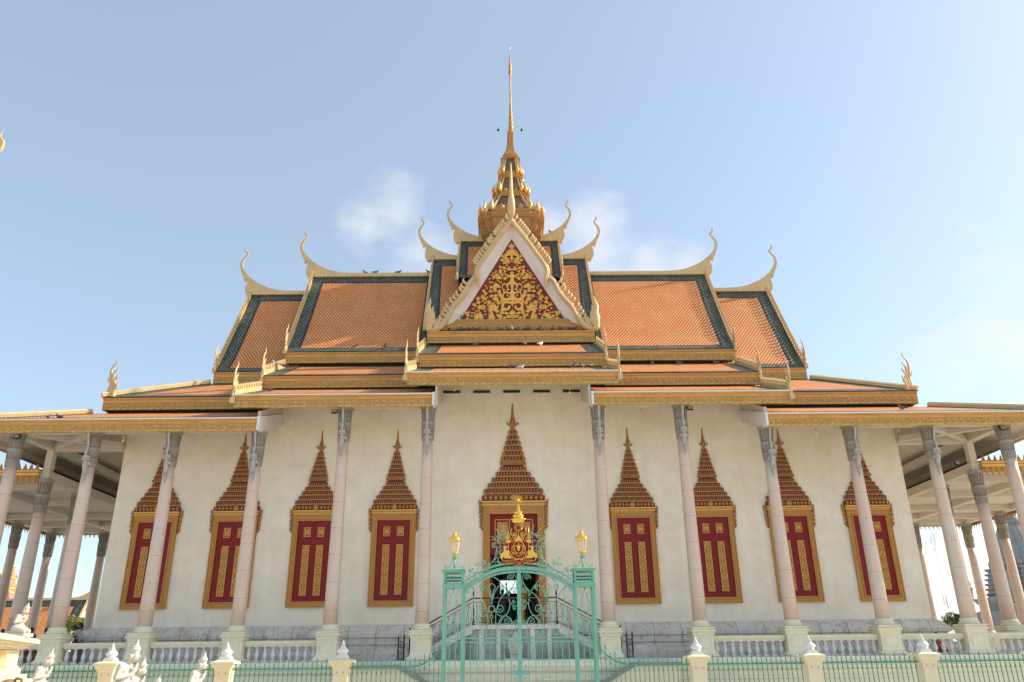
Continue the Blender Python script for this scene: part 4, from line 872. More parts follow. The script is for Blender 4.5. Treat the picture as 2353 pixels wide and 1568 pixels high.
# ------------------------------------------------------------------ windows
def ornament(base_w, z0, h):
    """stepped gilded spire above a frame; returns red body and gilt beads (mesh y=0 on the wall, front -y)"""
    m = MB(); k = base_w/1.14; q = h/4.06
    def zz(v): return z0+v*q
    prof = [(1.02, 0), (1.02, .1), (1.14, .12), (1.14, .2), (1.05, .26)]
    rows = []; w0, wz = 1.04, .27
    for i in range(5):
        rows.append((1.02-.145*i, .27+.225*i, .225, .155))
    rows2 = [(.40-.055*i, 1.58+.22*i, .22, .10) for i in range(6)]
    m.box(-1.12*k, 1.12*k, -.15, 0, zz(.03), zz(.22), 0)
    n = 12
    for i in range(n):                           # row of lotus buds under the steps
        x = (-1.08+2.16*(i+.5)/n)*k; m.tube([(x, -.16, zz(.03)), (x, -.2, zz(.13)), (x, -.16, zz(.26))], [.03*k, .085*k, .02], 6, 1, True, .6)
    m.ball((0, -.2, zz(.14)), .14*k, 1, 8, 6, (1, .5, 1.1))
    for (hw, z, dz, st) in rows+rows2:
        d = .15 if (hw, z, dz, st) in rows else .11
        m.box(-hw*k, hw*k, -d+.02, 0, zz(z), zz(z+dz), 0)
        m.box(-(hw+.02)*k, (hw+.02)*k, -d-.015, 0, zz(z+.002), zz(z+.05), 1); m.box(-(hw-.01)*k, (hw-.01)*k, -d, 0, zz(z+.052), zz(z+.075), 1)
        n = max(3, int(2*hw/.105))
        for i in range(n): m.ball((((-hw+2*hw*(i+.5)/n))*k, -d-.005, zz(z+.145)), .036*k, 1, 5, 4, (1, .8, 1.7))
        for s in (-1, 1): m.ball((s*hw*k, -d*.5, zz(z+.13)), .06*k, 1, 6, 4, (1, .8, 1.4))
    m.box(-.35*k, .35*k, -.09, 0, zz(1.39), zz(1.47), 0)
    m.box(-.47*k, .47*k, -.15, 0, zz(1.46), zz(1.58), 1)
    for i in range(7): m.tube([((-.42+.14*i)*k, -.15, zz(1.45)), ((-.42+.14*i)*k, -.19, zz(1.52)), ((-.42+.14*i)*k, -.15, zz(1.60))], [.02, .06*k, .01], 5, 1, True, .6)
    z = 2.88
    m.lathe(0, -.02, [(.10*k, zz(z)), (.11*k, zz(z+.08)), (.07*k, zz(z+.16)), (.09*k, zz(z+.28)), (.115*k, zz(z+.4)), (.09*k, zz(z+.5)), (.075*k, zz(z+.52)), (.08*k, zz(z+.56)), (.055*k, zz(z+.62)), (.065*k, zz(z+.66)), (.045*k, zz(z+.72)), (.055*k, zz(z+.76)), (.035*k, zz(z+.84)), (.04*k, zz(z+.88)), (.025*k, zz(z+1.0)), (.022*k, zz(z+1.1)), (.03*k, zz(z+1.18))], 10, 1)
    for s in (-1, 1): m.tube([(s*.05*k, -.05, zz(z+.2)), (s*.15*k, -.06, zz(z+.26)), (s*.2*k, -.05, zz(z+.34))], [.03, .03, .045*k], 6, 1)
    return m
def frame_mb(w, z0, z1, fw, top):
    """w outer half width; moulded frame with bead rows"""
    m = MB()
    def bar(x0, x1, za, zb):
        m.box(x0, x1, -.10, 0, za, zb)
    bar(-w, w, z0, z0+fw); bar(-w, -w+fw, z0+fw, z1-fw); bar(w-fw, w, z0+fw, z1-fw); bar(-w, w, z1-fw, z1)
    def rim(o, t, d, mi=0):
        x = w-o; a, b = z0+o, z1-o
        m.box(-x, x, -d, -.1, a, a+t, mi); m.box(-x, x, -d, -.1, b-t, b, mi); m.box(-x, -x+t, -d, -.1, a+t, b-t, mi); m.box(x-t, x, -d, -.1, a+t, b-t, mi)
    rim(0, .05, .13); rim(.17, .03, .12); rim(fw-.05, .05, .135)
    x = w-.115; a, b = z0+.115, z1-.115
    n = int((b-a)/.1)
    for i in range(n+1):
        for s in (-1, 1): m.ball((s*x, -.11, a+(b-a)*i/n), .032, 1, 5, 4, (1, .7, 1))
    n = int(2*x/.1)
    for i in range(1, n):
        for zz_ in (a, b): m.ball((-x+2*x*i/n, -.11, zz_), .032, 1, 5, 4, (1, .7, 1))
    for k, (e, zz_, dz) in enumerate(((.0, 0, .07), (.04, .071, .04), (.01, .112, .07), (.05, .183, .05))):
        m.box(-w-e, w+e, -.13-.02*k, 0, z1+zz_, z1+zz_+dz, k % 2)
    for s in (-1, 1):       # leaf ears beside the frame head
        for i in range(5):
            zc = z1+.18-.2*i; xx = s*(w+.09)
            m.tube([(s*(w-.0), -.04, zc-.16), (xx+s*.03, -.06, zc-.03), (xx+s*(.10-.03*i), -.05, zc+.14)], [.05, .09-.008*i, .012], 6, 2, True, .6)
        m.tube([(s*(w+.07), -.04, z1-.8), (s*(w+.09), -.05, z1-.3), (s*(w+.1), -.04, z1+.1)], [.03, .06, .03], 6, 2, True, .6)
    return m
def relief_panel(m, x0, x1, z0, z1, y, diamonds):
    m.box(x0, x1, y-.02, y, z0, z1, 2); t = .018
    m.box(x0, x1, y-.04, y-.02, z0, z0+t, 1); m.box(x0, x1, y-.04, y-.02, z1-t, z1, 1); m.box(x0, x0+t, y-.04, y-.02, z0+t, z1-t, 1); m.box(x1-t, x1, y-.04, y-.02, z0+t, z1-t, 1)
    cx = (x0+x1)/2; w = (x1-x0)/2-t
    if diamonds:
        n = max(3, round((z1-z0)/(3.0*w))); H = (z1-z0)/n
        for i in range(n):
            a = z0+i*H
            for s in (-1, 1):
                m.tube([(cx+s*w, y-.03, a), (cx, y-.03, a+H/2)], .011, 4, 1, False); m.tube([(cx, y-.03, a+H/2), (cx+s*w, y-.03, a+H)], .011, 4, 1, False)
                m.tube([(cx, y-.03, a), (cx+s*w, y-.03, a+H/2)], .011, 4, 1, False); m.tube([(cx+s*w, y-.03, a+H/2), (cx, y-.03, a+H)], .011, 4, 1, False)
            for xx, zz_ in ((cx, a+H*.5-H*.25), (cx, a+H*.75), (cx-w*.6, a+H*.5), (cx+w*.6, a+H*.5)): m.ball((xx, y-.03, zz_), w*.22, 1, 5, 4, (1, .4, 1.4))
    else:
        for s in (-1, 1):
            for u in (-1, 1):
                m.tube(arc(cx+s*w*.45, (z0+z1)/2+u*w*.75, w*.34, 0, 300, 8, y-.03, w*.12), .016, 4, 1, False)
                m.tube([(cx, y-.03, (z0+z1)/2), (cx+s*w*.4, y-.04, (z0+z1)/2+u*w*.25), (cx+s*w*.8, y-.03, (z0+z1)/2+u*w*.3)], [.02, .03, .01], 4, 1, False)
        m.ball((cx, y-.03, (z0+z1)/2), w*.25, 1, 6, 4, (1, .5, 1))
def shutter_mb(xa, xb, z0, z1):
    """one leaf (x range) with its two gilt panels"""
    m = MB(); s = 1 if xb > 0 else -1; m.box(xa+.004, xb-.004, -.05, -.02, z0, z1, 0)
    inner = min(abs(xa), abs(xb)); xp0, xp1 = inner+.17, inner+.49
    x0, x1 = sorted((s*xp0, s*xp1)); H = z1-z0
    relief_panel(m, x0, x1, z1-.30-.46, z1-.30, -.05, False); relief_panel(m, x0, x1, z0+.27, z1-1.16, -.05, True)
    for a, b in ((z1-.84, z1-.22), (z0+.19, z1-1.05)):
        for t0 in (x0-.07, x1+.05): m.box(t0, t0+.02, -.062, -.05, a, b, 0)
        for t0 in (a, b-.02): m.box(x0-.07, x1+.07, -.064, -.05, t0, t0+.02, 0)
    return m
wf = frame_mb(1.07, 4.02, 8.3, .27, 0); wo_ = ornament(1.14, 8.53, 4.06); sl = shutter_mb(-.8, 0, 4.29, 8.03); sr = shutter_mb(0, .8, 4.29, 8.03)
def mk(mb, n, mats): o = mb.build(n, mats); d = o.data; bpy.data.objects.remove(o); return d
wf_me = mk(wf, 'window', ['gilt_dark', 'gilt', 'crown_gilt']); wo_me = mk(wo_, 'window_crown', ['brown_red', 'crown_gilt']); sl_me = mk(sl, 'shutter', ['panel_red', 'gilt', 'panel_ground']); sr_me = mk(sr, 'shutter', ['panel_red', 'gilt', 'panel_ground'])
for s in (-1, 1):
    for x in (5.85, 9.7, 13.58, 17.45):
        e = link(bpy.data.objects.new('window', wf_me), temple, (s*x, YW-YC, 0))
        for n, d in (('window_crown', wo_me), ('shutter', sl_me), ('shutter', sr_me)): link(bpy.data.objects.new(n, d), e, (0, 0, 0))
        bk = MB(); bk.box(-.8, .8, -.018, -.002, 4.29, 8.03); bk.build('window_back', 'panel_red', e)
# door ------------------------------------------------------------------------
dfm = MB(); w_, z0, z1, fw = 1.5, DZ0, 8.62, .34
dfm.box(-w_, -DX, -.12, .0, z0, z1-fw); dfm.box(DX, w_, -.12, 0, z0, z1-fw); dfm.box(-w_, w_, -.12, 0, z1-fw, z1)
for d_, o_ in ((.15, 0), (.14, .16)):
    dfm.box(-w_+o_, -w_+o_+.05, -d_, -.12, z0, z1-o_); dfm.box(w_-o_-.05, w_-o_, -d_, -.12, z0, z1-o_); dfm.box(-w_+o_+.05, w_-o_-.05, -d_, -.12, z1-o_-.05, z1-o_)
for s in (-1, 1):
    dfm.box(s*(DX+.0), s*(DX+.06), -.16, -.12, z0, z1-fw+.06)
    for i in range(54): dfm.ball((s*(w_-.11), -.13, z0+.05+i*.1), .034, 1, 5, 4)
for i in range(28): dfm.ball((-w_+.15+i*.1, -.13, z1-.11), .034, 1, 5, 4)
for k, (e_, zz_, dz) in enumerate(((.02, 0, .08), (.06, .081, .05), (.03, .132, .09), (.08, .223, .06))): dfm.box(-w_-e_, w_+e_, -.15-.02*k, 0, z1+zz_, z1+zz_+dz, k % 2)
for s in (-1, 1):
    for i in range(6):
        zc = z1+.2-.22*i; dfm.tube([(s*w_, -.04, zc-.18), (s*(w_+.14), -.06, zc-.03), (s*(w_+.22-.03*i), -.05, zc+.16)], [.06, .1-.01*i, .012], 6, 2, True, .6)
door = dfm.build('door', ['gilt_dark', 'gilt', 'crown_gilt'], temple, (0, YW-YC, 0))
ornament(1.58, 8.9, 5.05).build('door_crown', ['brown_red', 'crown_gilt'], door)
m = MB(); m.box(-DX+.001, DX-.001, .1, .2, 6.35, DZ1-.01, 0)
for s in (-1, 1):
    x0, x1 = sorted((s*.30, s*.80)); relief_panel(m, x0, x1, 7.05, 7.9, .1, False)
    x0, x1 = sorted((s*.2, s*.92))
    for a, b, c_, d_ in ((x0, x1, 6.9, 6.925), (x0, x1, 8.02, 8.045), (x0, x0+.025, 6.925, 8.02), (x1-.025, x1, 6.925, 8.02)): m.box(a, b, .085, .1, c_, d_, 1)
m.box(-.03, .03, .08, .1, 6.36, DZ1-.02, 0)
m.build('transom', ['panel_red', 'gilt', 'gilt_dark'], door)
for s in (-1, 1):
    m = MB(); m.box(s*(DX-.1), s*(DX-.02), .21, 1.25, DZ0, 6.34)
    m.build('door_leaf', 'panel_red', door)
# ------------------------------------------------------------------ stairs in front of the door
st = MB(); st.box(-1.9, 1.9, 36.95, 38.05, FL, 2.9); st.box(-2.0, 2.0, 36.85, 38.9, 2.901, 3.08, 1)
for x in (-1.5, -.75, .75, 1.5): st.box(x-.1, x+.1, 36.90, 36.95, FL, 2.9, 1)
stairs = st.build('staircase', ['marble_slab', 'marble_grey']); tag(stairs, 'double marble staircase climbing from both sides to the temple door', 'staircase')
for s in (-1, 1):
    m = MB(); n = 8; x = 2.0; z = 3.08
    for i in range(n):
        m.box(s*(1.9+.34*i), s*(1.9+.34*(i+1)), 37.1, 38.05, FL, 3.08-.165*(i+1))
    m.build('steps', 'marble_grey', stairs)
    m = MB(); v = [(s*1.9, 3.08), (s*4.65, 1.80), (s*4.65, FL), (s*4.2, FL), (s*1.9, 2.75)]; m.poly(v, 36.93, 37.09); m.poly([(s*1.9, 2.749), (s*4.19, FL), (s*1.9, FL)], 36.97, 37.08, 1); m.build('stringer', ['marble_grey', 'marble_slab'], stairs)
    r = MB(); y = 37.0
    r.tube([(s*1.9, y, 4.22), (s*4.65, y, 2.74)], .035, 6, 1); r.tube([(s*1.9, y, 4.05), (s*4.65, y, 2.57)], .018, 4, 0, False); r.tube([(s*1.9, y, 3.2), (s*4.6, y, 1.92)], .018, 4, 0, False)
    for i in range(9):
        t = (i+.5)/9; x = 1.9+2.72*t; zt = 4.05-1.46*t; zb = 3.18-1.27*t
        r.tube([(s*x, y, zb), (s*(x+.06), y, (zb+zt)/2), (s*x, y, zt)], .010, 4, 0, False); r.tube([(s*(x+.14), y, zb-.05), (s*(x+.08), y, (zb+zt)/2), (s*(x+.14), y, zt-.05)], .010, 4, 0, False)
        r.tube(arc(s*x, zt-.12, .07, 90, 380, 6, y, .02), .009, 4, 0, False)
    for x, z0, z1 in ((1.86, 3.08, 4.36), (4.66, FL, 2.84)):
        r.tube([(s*x, y, z0), (s*x, y, z1)], .03, 6); r.lathe(s*x, y, [(.03, z1), (.055, z1+.04), (.03, z1+.09), (.04, z1+.13), (.008, z1+.2)], 8); r.lathe(s*x, y, [(.06, z0), (.06, z0+.15), (.035, z0+.2)], 8)
    r.build('handrail', ['dark_iron', 'brass_rail'], stairs)
r = MB(); y = 36.95; r.tube([(-1.85, y, 4.22), (1.85, y, 4.22)], .035, 6, 1); r.tube([(-1.85, y, 4.05), (1.85, y, 4.05)], .015, 4, 0, False); r.tube([(-1.85, y, 3.2), (1.85, y, 3.2)], .018, 4, 0, False)
for i in range(15):
    x = -1.75+.25*i; r.tube([(x, y, 3.2), (x+.05, y, 3.62), (x, y, 4.05)], .010, 4, 0, False); r.tube(arc(x+.1, 3.9, .07, 90, 380, 6, y, .02), .009, 4, 0, False); r.tube(arc(x+.1, 3.34, .07, -90, -380, 6, y, .02), .009, 4, 0, False)
r.build('landing_rail', ['dark_iron', 'brass_rail'], stairs)
# carved boundary stone set against the landing wall
m = MB(); m.poly([(-.22, 1.7), (.22, 1.7), (.34, 2.2), (.28, 2.48), (.12, 2.6), (.06, 2.75), (0, 2.85), (-.06, 2.75), (-.12, 2.6), (-.28, 2.48), (-.34, 2.2)], 36.72, 36.84)
bs = m.build('boundary_stone', 'statue_stone'); tag(bs, 'pale leaf shaped stone carved with a seated figure below the door landing', 'carved stone')
b_ = MB(); b_.box(-.5, .5, 36.6, 36.88, FL+.001, 1.7); b_.build('plinth', 'marble_grey', bs)
blob([((0, 36.7, 2.42), (.06, .05, .08)), ((0, 36.7, 2.5), (0, 36.7, 2.58), .03, .01), ((0, 36.71, 2.3), (0, 36.7, 2.12), .09, .08), ((-.12, 36.7, 2.3), (-.1, 36.68, 2.12), .035, .03), ((.12, 36.7, 2.3), (.1, 36.68, 2.12), .035, .03), ((-.2, 36.7, 2.04), (.2, 36.7, 2.04), .06, .06), ((-.24, 36.71, 1.92), (.24, 36.71, 1.92), .05, .05)], .02, 'seated_relief', ('statue_stone',), bs)
for s in (-1, 1): # small dark gates standing open at the foot of the flights
    g = empty('iron_gate', ('left' if s < 0 else 'right')+' dark iron gate standing open at the foot of the marble stairs', 'gate', (s*5.0, 36.8, FL), 'dark iron gates at the foot of the marble stairs')
    m = MB(); m.tube([(-.13, 0, 0), (-.13, 0, .86)], .035, 4, 0, False); m.tube([(.13, 0, 0), (.13, 0, .92)], .035, 4, 0, False); m.build('frame', 'dark_iron', g)
    m = MB()
    for i in range(4): m.tube([(-.1+.066*i, 0, .05), (-.1+.066*i, 0, .8)], .014, 4, 0, False)
    for z in (.05, .3, .55, .78): m.tube([(-.1, 0, z), (.1, 0, z)], .022, 4, 0, False)
    m.build('bars', 'dark_iron', g)
    for x, z in ((-.13, .86), (.13, .92)): m = MB(); m.lathe(x, 0, [(.03, z), (.05, z+.03), (.02, z+.06), (.035, z+.09), (.006, z+.16)], 8); m.build('finial', 'dark_iron', g)
# outer stairs from the forecourt up to the platform
for s in (-1, 1):
    o = MB(); o.box(s*4.85, s*6.6, 34.35, 35.2, 0, 1.38, 0)
    os_ = o.build('forecourt_staircase', ['warm_cream', 'marble_slab']); tag(os_, ('left' if s < 0 else 'right')+' cream forecourt stair block with a grey sloping coping below the temple platform', 'staircase', 'forecourt stairs below the platform')
    m = MB(); m.box(s*4.75, s*6.7, 34.25, 35.2, 1.381, 1.5); m.build('landing_slab', 'marble_slab', os_)
    m = MB(); m.poly([(s*4.849, 1.38), (s*4.849, 0), (s*2.6, 0), (s*2.6, .16)], 34.36, 34.6, 0); m.build('cheek_wall', 'warm_cream', os_)
    m = MB(); m.poly([(s*4.74, 1.5), (s*4.74, 1.34), (s*2.5, .1), (s*2.5, .26)], 34.28, 34.68, 0); m.build('sloping_coping', 'marble_slab', os_)
    m = MB()
    for i in range(7): m.box(s*(4.84-.3*i), s*(4.84-.3*(i+1)), 34.61, 35.1, 0, 1.2-.17*i)
    m.build('steps', 'marble_grey', os_)
# ------------------------------------------------------------------ gilded statue inside the door
gs = blob([((.42, 41, 5.2), (.12, .13, .16)), ((.42, 41, 5.3), (.42, 41, 5.62), .09, .02), ((.42, 41, 5.0), (.42, 41, 4.6), .1, .14), ((.2, 41, 4.85), (.64, 41, 4.85), .08, .08), ((.42, 41, 4.6), (.42, 41, 3.9), .19, .15), ((.42, 41, 3.9), (.42, 41, 3.1), .16, .2), ((.2, 41, 4.85), (.2, 40.9, 4.4), .06, .05), ((.64, 41, 4.85), (.64, 40.9, 4.4), .06, .05), ((.2, 40.9, 4.4), (.3, 40.75, 4.55), .05, .05), ((.64, 40.9, 4.4), (.54, 40.75, 4.55), .05, .05), ((.42, 41, 3.05), (.3, .3, .12))], .035, 'gilded_statue', ('gilt',))
tag(gs, 'tall gilded standing statue just inside the temple door', 'statue')
# ------------------------------------------------------------------ fence
FY = 20.0; GX = -.08
CUR = [(-2.77, 1.49), (-2.33, 1.56), (-2.1, 1.72), (-1.98, 1.9), (-1.89, 2.10)]
def railz(d):
    """height of the rail at distance d (positive) from the gate axis"""
    pts = [(2.69, 1.49), (2.45, 1.51), (2.25, 1.575), (2.02, 1.73), (1.90, 1.88), (1.81, 2.08)]
    if d >= pts[0][0]: return 1.49
    for (a, za), (b, zb) in zip(pts[:-1], pts[1:]):
        if d >= b: return za+(zb-za)*(a-d)/(a-b)
    return pts[-1][1]
def spear_mb(ball):
    m = MB(); m.tube([(0, 0, -1.38), (0, 0, .02)], .0115, 4, 0, False)
    if ball: m.tube([(0, 0, .02), (0, 0, .07)], .013, 5, 0, False); m.ball((0, 0, .07), .017, 0, 6, 4); m.ball((0, 0, .10), .021, 0, 6, 4)
    else: m.tube([(0, 0, .02), (0, 0, .12)], .013, 5, 0, False); m.ball((0, 0, .11), .018, 0, 6, 4, (1, 1, .5)); m.ball((0, 0, .085), .018, 0, 6, 4, (1, 1, .5)); m.tube([(0, 0, .12), (0, 0, .145), (0, 0, .22)], [.012, .026, .002], 4, 0, False, .6)
    for s in (-1, 1):
        m.tube([(s*.008, 0, .0), (s*.02, 0, .03)]+arc(s*.037, .045, .016, 250 if s > 0 else 290, 250+s*250 if s > 0 else 290-250, 5, 0, .008), .0045, 3, 0, False)
        m.tube([(s*.006, 0, -.14), (s*.012, 0, -.09), (s*.03, 0, -.16)], .005, 3, 0, False); m.tube(arc(s*.03, -.055, .018, 90, 90-s*260, 5, 0, .008), .0045, 3, 0, False)
    return m
sp_me = mk(spear_mb(False), 'picket', ['fence_green']); ba_me = mk(spear_mb(True), 'picket', ['fence_green'])
POST = [-17.8, -15.1, -12.4, -9.72, -7.01, -4.27, 4.11, 6.82, 9.53, 12.24, 14.95, 17.65]
def post_mb():
    m = MB(); m.sqprofile(0, 0, [(.20, 0), (.20, .2), (.165, .24), (.165, 1.36)]); return m
po_me = mk(post_mb(), 'fence_post', ['warm_cream'])
def cap_mb():
    m = MB(); m.sqprofile(0, 0, [(.175, 1.361), (.175, 1.43), (.17, 1.44), (.185, 1.47), (.19, 1.50), (.215, 1.53), (.25, 1.60), (.27, 1.605), (.27, 1.65), (.11, 1.705)])
    for x in (-.08, .08): m.ball((x, -.176, 1.40), .013, 1, 6, 4)
    return m
ca_me = mk(cap_mb(), 'post_cap', ['warm_cream', 'dark_iron'])
m = MB(); m.sqprofile(0, 0, [(.13, 1.70), (.13, 1.73), (.115, 1.735), (.115, 1.765)]); m.lathe(0, 0, [(.10, 1.765), (.105, 1.79), (.09, 1.80), (.135, 1.845), (.14, 1.86), (.085, 1.92), (.06, 1.935), (.075, 1.945), (.05, 1.962), (.06, 1.972), (.038, 1.99), (.046, 2.0), (.026, 2.018), (.034, 2.028), (.016, 2.05), (.004, 2.10)], 16)
fi_me = mk(m, 'post_finial', ['white_paint'])
where = {-9.72: 'first fence post from the left with a white tiered finial, behind two kneeling statues', -7.01: 'second cream fence post from the left, behind the rightmost kneeling statue', -4.27: 'cream fence post with white finial next left of the green gate', 4.11: 'cream fence post with white finial next right of the green gate',
         6.82: 'middle one of the three cream fence posts right of the gate', 9.53: 'rightmost cream fence post in view, capped by a white finial', -12.4: 'cream fence post hidden by the pale stone plinth at the left', 12.24: 'cream fence post just beyond the right edge of the picture', 14.95: 'far right cream fence post outside the picture', -15.1: 'cream fence post far to the left outside the picture'}
for x in POST[1:-1]:
    p = empty('fence_post', where[x], 'fence post', (x, FY, 0), 'cream fence posts with white finials')
    link(bpy.data.objects.new('shaft', po_me), p); link(bpy.data.objects.new('post_cap', ca_me), p); link(bpy.data.objects.new('post_finial', fi_me), p)
spans = []
PP = POST[1:-1]
for a, b in zip(PP[:-1], PP[1:]):
    if a < 0 < b: spans += [(a+.2, GX-1.86, 'l'), (GX+1.86, b-.2, 'r')]
    else: spans.append((a+.2, b-.2, ''))
names = ['far left green iron fence panel hidden behind the stone plinth', 'green iron fence panel running out from behind the stone plinth', 'green spiked fence panel left of the kneeling statues group', 'green spiked fence panel between the second and third cream posts', 'green spiked fence panel whose rail sweeps up to the left side of the gate', 'green spiked fence panel whose rail sweeps up to the right side of the gate', 'green spiked fence panel between the first and second post right of the gate', 'green spiked fence panel between the second and third post right of the gate', 'rightmost green spiked fence panel at the edge of the picture', 'green spiked fence panel beyond the right edge of the picture']
names[2] = 'green spiked fence panel between the first and second cream posts, behind the statues'
for i, (a, b, k) in enumerate(spans):
    L = b-a
    if k: # picket spacing keeps on; the rail climbs to the gate
        nn = 28; xs = [a+L*j/nn for j in range(nn+1)]
        top = [(x, FY, railz(abs(x-GX))) for x in xs]
    else: top = [(a, FY, 1.49), (b, FY, 1.49)]
    pn = empty('iron_fence', names[i], 'fence panel', ((a+b)/2, FY, 0), 'green iron fence panels'); cx = (a+b)/2
    r = MB()
    v = []; f = []
    for x, y, z in top: v += [(x-cx, -.012, z-.027), (x-cx, -.012, z+.013), (x-cx, .03, z+.013), (x-cx, .03, z-.027)]
    for j in range(len(top)-1):
        for q in range(4): f.append((4*j+q, 4*j+4+q, 4*j+4+(q+1) % 4, 4*j+(q+1) % 4))
    n = 4*(len(top)-1); f += [(0, 1, 2, 3), (n+3, n+2, n+1, n)]; r.add(v, f); q_ = MB(); q_.box(a-cx, b-cx, -.01, .02, .1, .14); q_.build('bottom_rail', 'fence_green', pn)
    for j in range(int(L/.19)): x = a+.1+j*.19; r.ball((x-cx, -.014, railz(abs(x-GX) if k else 9)-.007), .012, 1, 6, 4)
    r.build('top_rail', ['fence_green', 'steel'], pn)
    n = max(1, round(L/.113)) 
    for j in range(n):
        x = a+L*(j+.5)/n; z = railz(abs(x-GX)) if k else 1.49
        link(bpy.data.objects.new('picket', sp_me if j % 2 else ba_me), pn, (x-cx, 0, z))
# ------------------------------------------------------------------ gate
gate = empty('entrance_gate', 'ornate green wrought iron double gate with an arched top and gold royal crest', 'gate', (GX, FY, 0))
def G(x, y): return (-(995-x)/490., 3.67-(y-250)/(486+(y-250)*.028))
def E7(x, y): return ((x-595)/867., 5.37-(y-118)/(830+.016*(y-118)))
def curve(mb, pts, r=.013, F=G, y=0, k=4, mi=0):
    Q = smooth_line([F(*p) for p in pts], k); mb.tube([(x, y, z) for x, z in Q], r, 4, mi, True)
def spir(mb, cx, cy, rad, a0=0, turns=1.3, F=G, r=.012, y=0):
    n = 12; P = []
    for i in range(n+1):
        a = R(a0+360*turns*i/n); q = rad*(1-.8*i/n); P.append(F(cx+q*math.cos(a), cy-q*math.sin(a)))
    mb.tube([(x, y, z) for x, z in P], r, 4, 0, True)
def ringm(mb, cx, cy, rx, ry, F=G, r=.010, y=0):
    mb.tube([(F(cx+rx*math.cos(2*math.pi*i/12), cy-ry*math.sin(2*math.pi*i/12))[0], y, F(cx+rx*math.cos(2*math.pi*i/12), cy-ry*math.sin(2*math.pi*i/12))[1]) for i in range(12)], r, 4, 0, True, 1, (0, 1, 0), True)
def place(mb, name, mats, s, parent):
    return (mb if s < 0 else mb.mirrored()).build(name, mats, parent)
for s in (-1, 1):
    m = MB()                                              # one leaf of the gate
    for x in [-1.17-0+.162*0, -1.01, -.85, -.69, -.53, -.37, -.21]: m.tube([(x, 0, .12), (x, 0, 2.05)], .014, 4, 0, False)
    for x in [-1.09+.162*i for i in range(6)]: m.tube([(x-.05, 0, 2.02), (x, 0, 1.64), (x+.05, 0, 2.02)], .006, 4, 0, False)
    for z in (2.11, 2.02, 1.62): m.box(-1.31, -.05, -.012, .012, z-.013, z+.013)
    m.box(-1.31, -.05, -.015, .015, .1, .16)
    m.box(-1.345, -1.30, -.025, .025, .08, 3.3); m.box(-.05, -.012, -.03, .03, .08, 3.7)
    place(m, 'gate_leaf', 'green_iron', s, gate)
    m = MB()
    ringm(m, 665, 700, 38, 38, r=.016); ringm(m, 665, 788, 18, 18, r=.013); curve(m, [(665, 805), (668, 900), (660, 1000)], .013); curve(m, [(665, 738), (665, 770)], .012)
    for P in ([(665, 650), (650, 540), (600, 450), (550, 425), (528, 455), (555, 485)], [(668, 650), (690, 540), (740, 445), (785, 425), (802, 465), (770, 490)], [(665, 640), (655, 500), (630, 440), (668, 400)], [(668, 640), (685, 500), (710, 440), (668, 400)],
              [(345, 470), (355, 440), (420, 440), (462, 500), (455, 590), (470, 720), (530, 790), (600, 765), (632, 705)], [(430, 440), (520, 540), (600, 690), (622, 850), (600, 1005)], [(528, 435), (590, 360), (660, 318), (760, 375), (850, 500), (885, 620), (860, 740), (800, 785), (730, 760), (700, 705)],
              [(970, 340), (905, 460), (800, 545), (742, 650), (714, 800), (722, 1005)], [(960, 470), (968, 360), (920, 282), (868, 315), (858, 350)], [(878, 600), (882, 500), (935, 455), (972, 480)], [(878, 605), (925, 665), (975, 660)],
              [(730, 1010), (735, 900), (800, 785), (870, 800), (903, 855), (903, 1040)], [(600, 1010), (560, 830), (500, 790), (440, 800), (425, 860), (425, 1040)], [(780, 930), (772, 855), (815, 790)], [(545, 930), (570, 870), (540, 800)], [(520, 960), (560, 985), (570, 1030)], [(805, 960), (770, 985), (755, 1030)], [(365, 660), (400, 670), (425, 720), (427, 840)], [(970, 1040), (903, 1045)]): curve(m, P)
    for a in ((765, 692, 58, 180, 1.5), (560, 702, 48, 0, 1.5), (905, 325, 32, 180), (385, 490, 28, 60), (795, 455, 30, 0), (555, 460, 28, 180), (945, 500, 24, 90), (935, 620, 24, 90), (930, 690, 24, -90), (850, 850, 45, 0, 1.4), (485, 850, 32, 180), (530, 990, 30, 90), (800, 990, 30, 90), (460, 1040, 28, 0), (860, 1040, 28, 180), (935, 855, 26, 180), (385, 620, 26, 180), (960, 850, 22, 0)): spir(m, *a)
    for x in (505, 585, 745, 825): ringm(m, x, 1110, 22, 20, r=.006); ringm(m, x-40, 1330, 16, 16, r=.006)
    for x, y in ((665, 630), (875, 600), (455, 595), (530, 785), (815, 785), (600, 1005), (722, 1005), (425, 850), (903, 855), (528, 437), (808, 437), (905, 465)): X_, Z_ = G(x, y); m.ball((X_, 0, Z_), .022, 0, 6, 4)
    place(m, 'scrollwork', 'green_iron', s, gate)
    m = MB(); m.box(-.20, -.055, -.03, .03, 1.30, 1.40); spir(m, 932, 1385, 20, 90); spir(m, 932, 1530, 20, -90); place(m, 'lock_plate', 'green_iron', s, gate)
    # side tower
    m = MB()
    for x, w_ in ((-1.82, .035), (-1.37, .035)):
        for y in (0, .42): m.box(x-w_, x+w_, y-w_, y+w_, 0, 3.30)
    tw = place(m, 'gate_pier', 'green_iron', s, gate)
    m = MB(); m.sqprofile(-1.6, .21, [(.27, 3.27), (.27, 3.35), (.25, 3.36), (.25, 3.37)]); m.sqprofile(-1.6, .21, [(.245, 3.44), (.245, 3.47), (.235, 3.471)]); m.sqprofile(-1.6, .21, [(.24, 3.52), (.24, 3.54), (.23, 3.541)]); m.sqprofile(-1.6, .21, [(.235, 3.62), (.26, 3.64), (.30, 3.67), (.30, 3.70), (.24, 3.72)])
    for x in (-1.82, -1.38):
        for y in (0, .42): m.box(x-.025, x+.025, y-.025, y+.025, 3.3, 3.64)
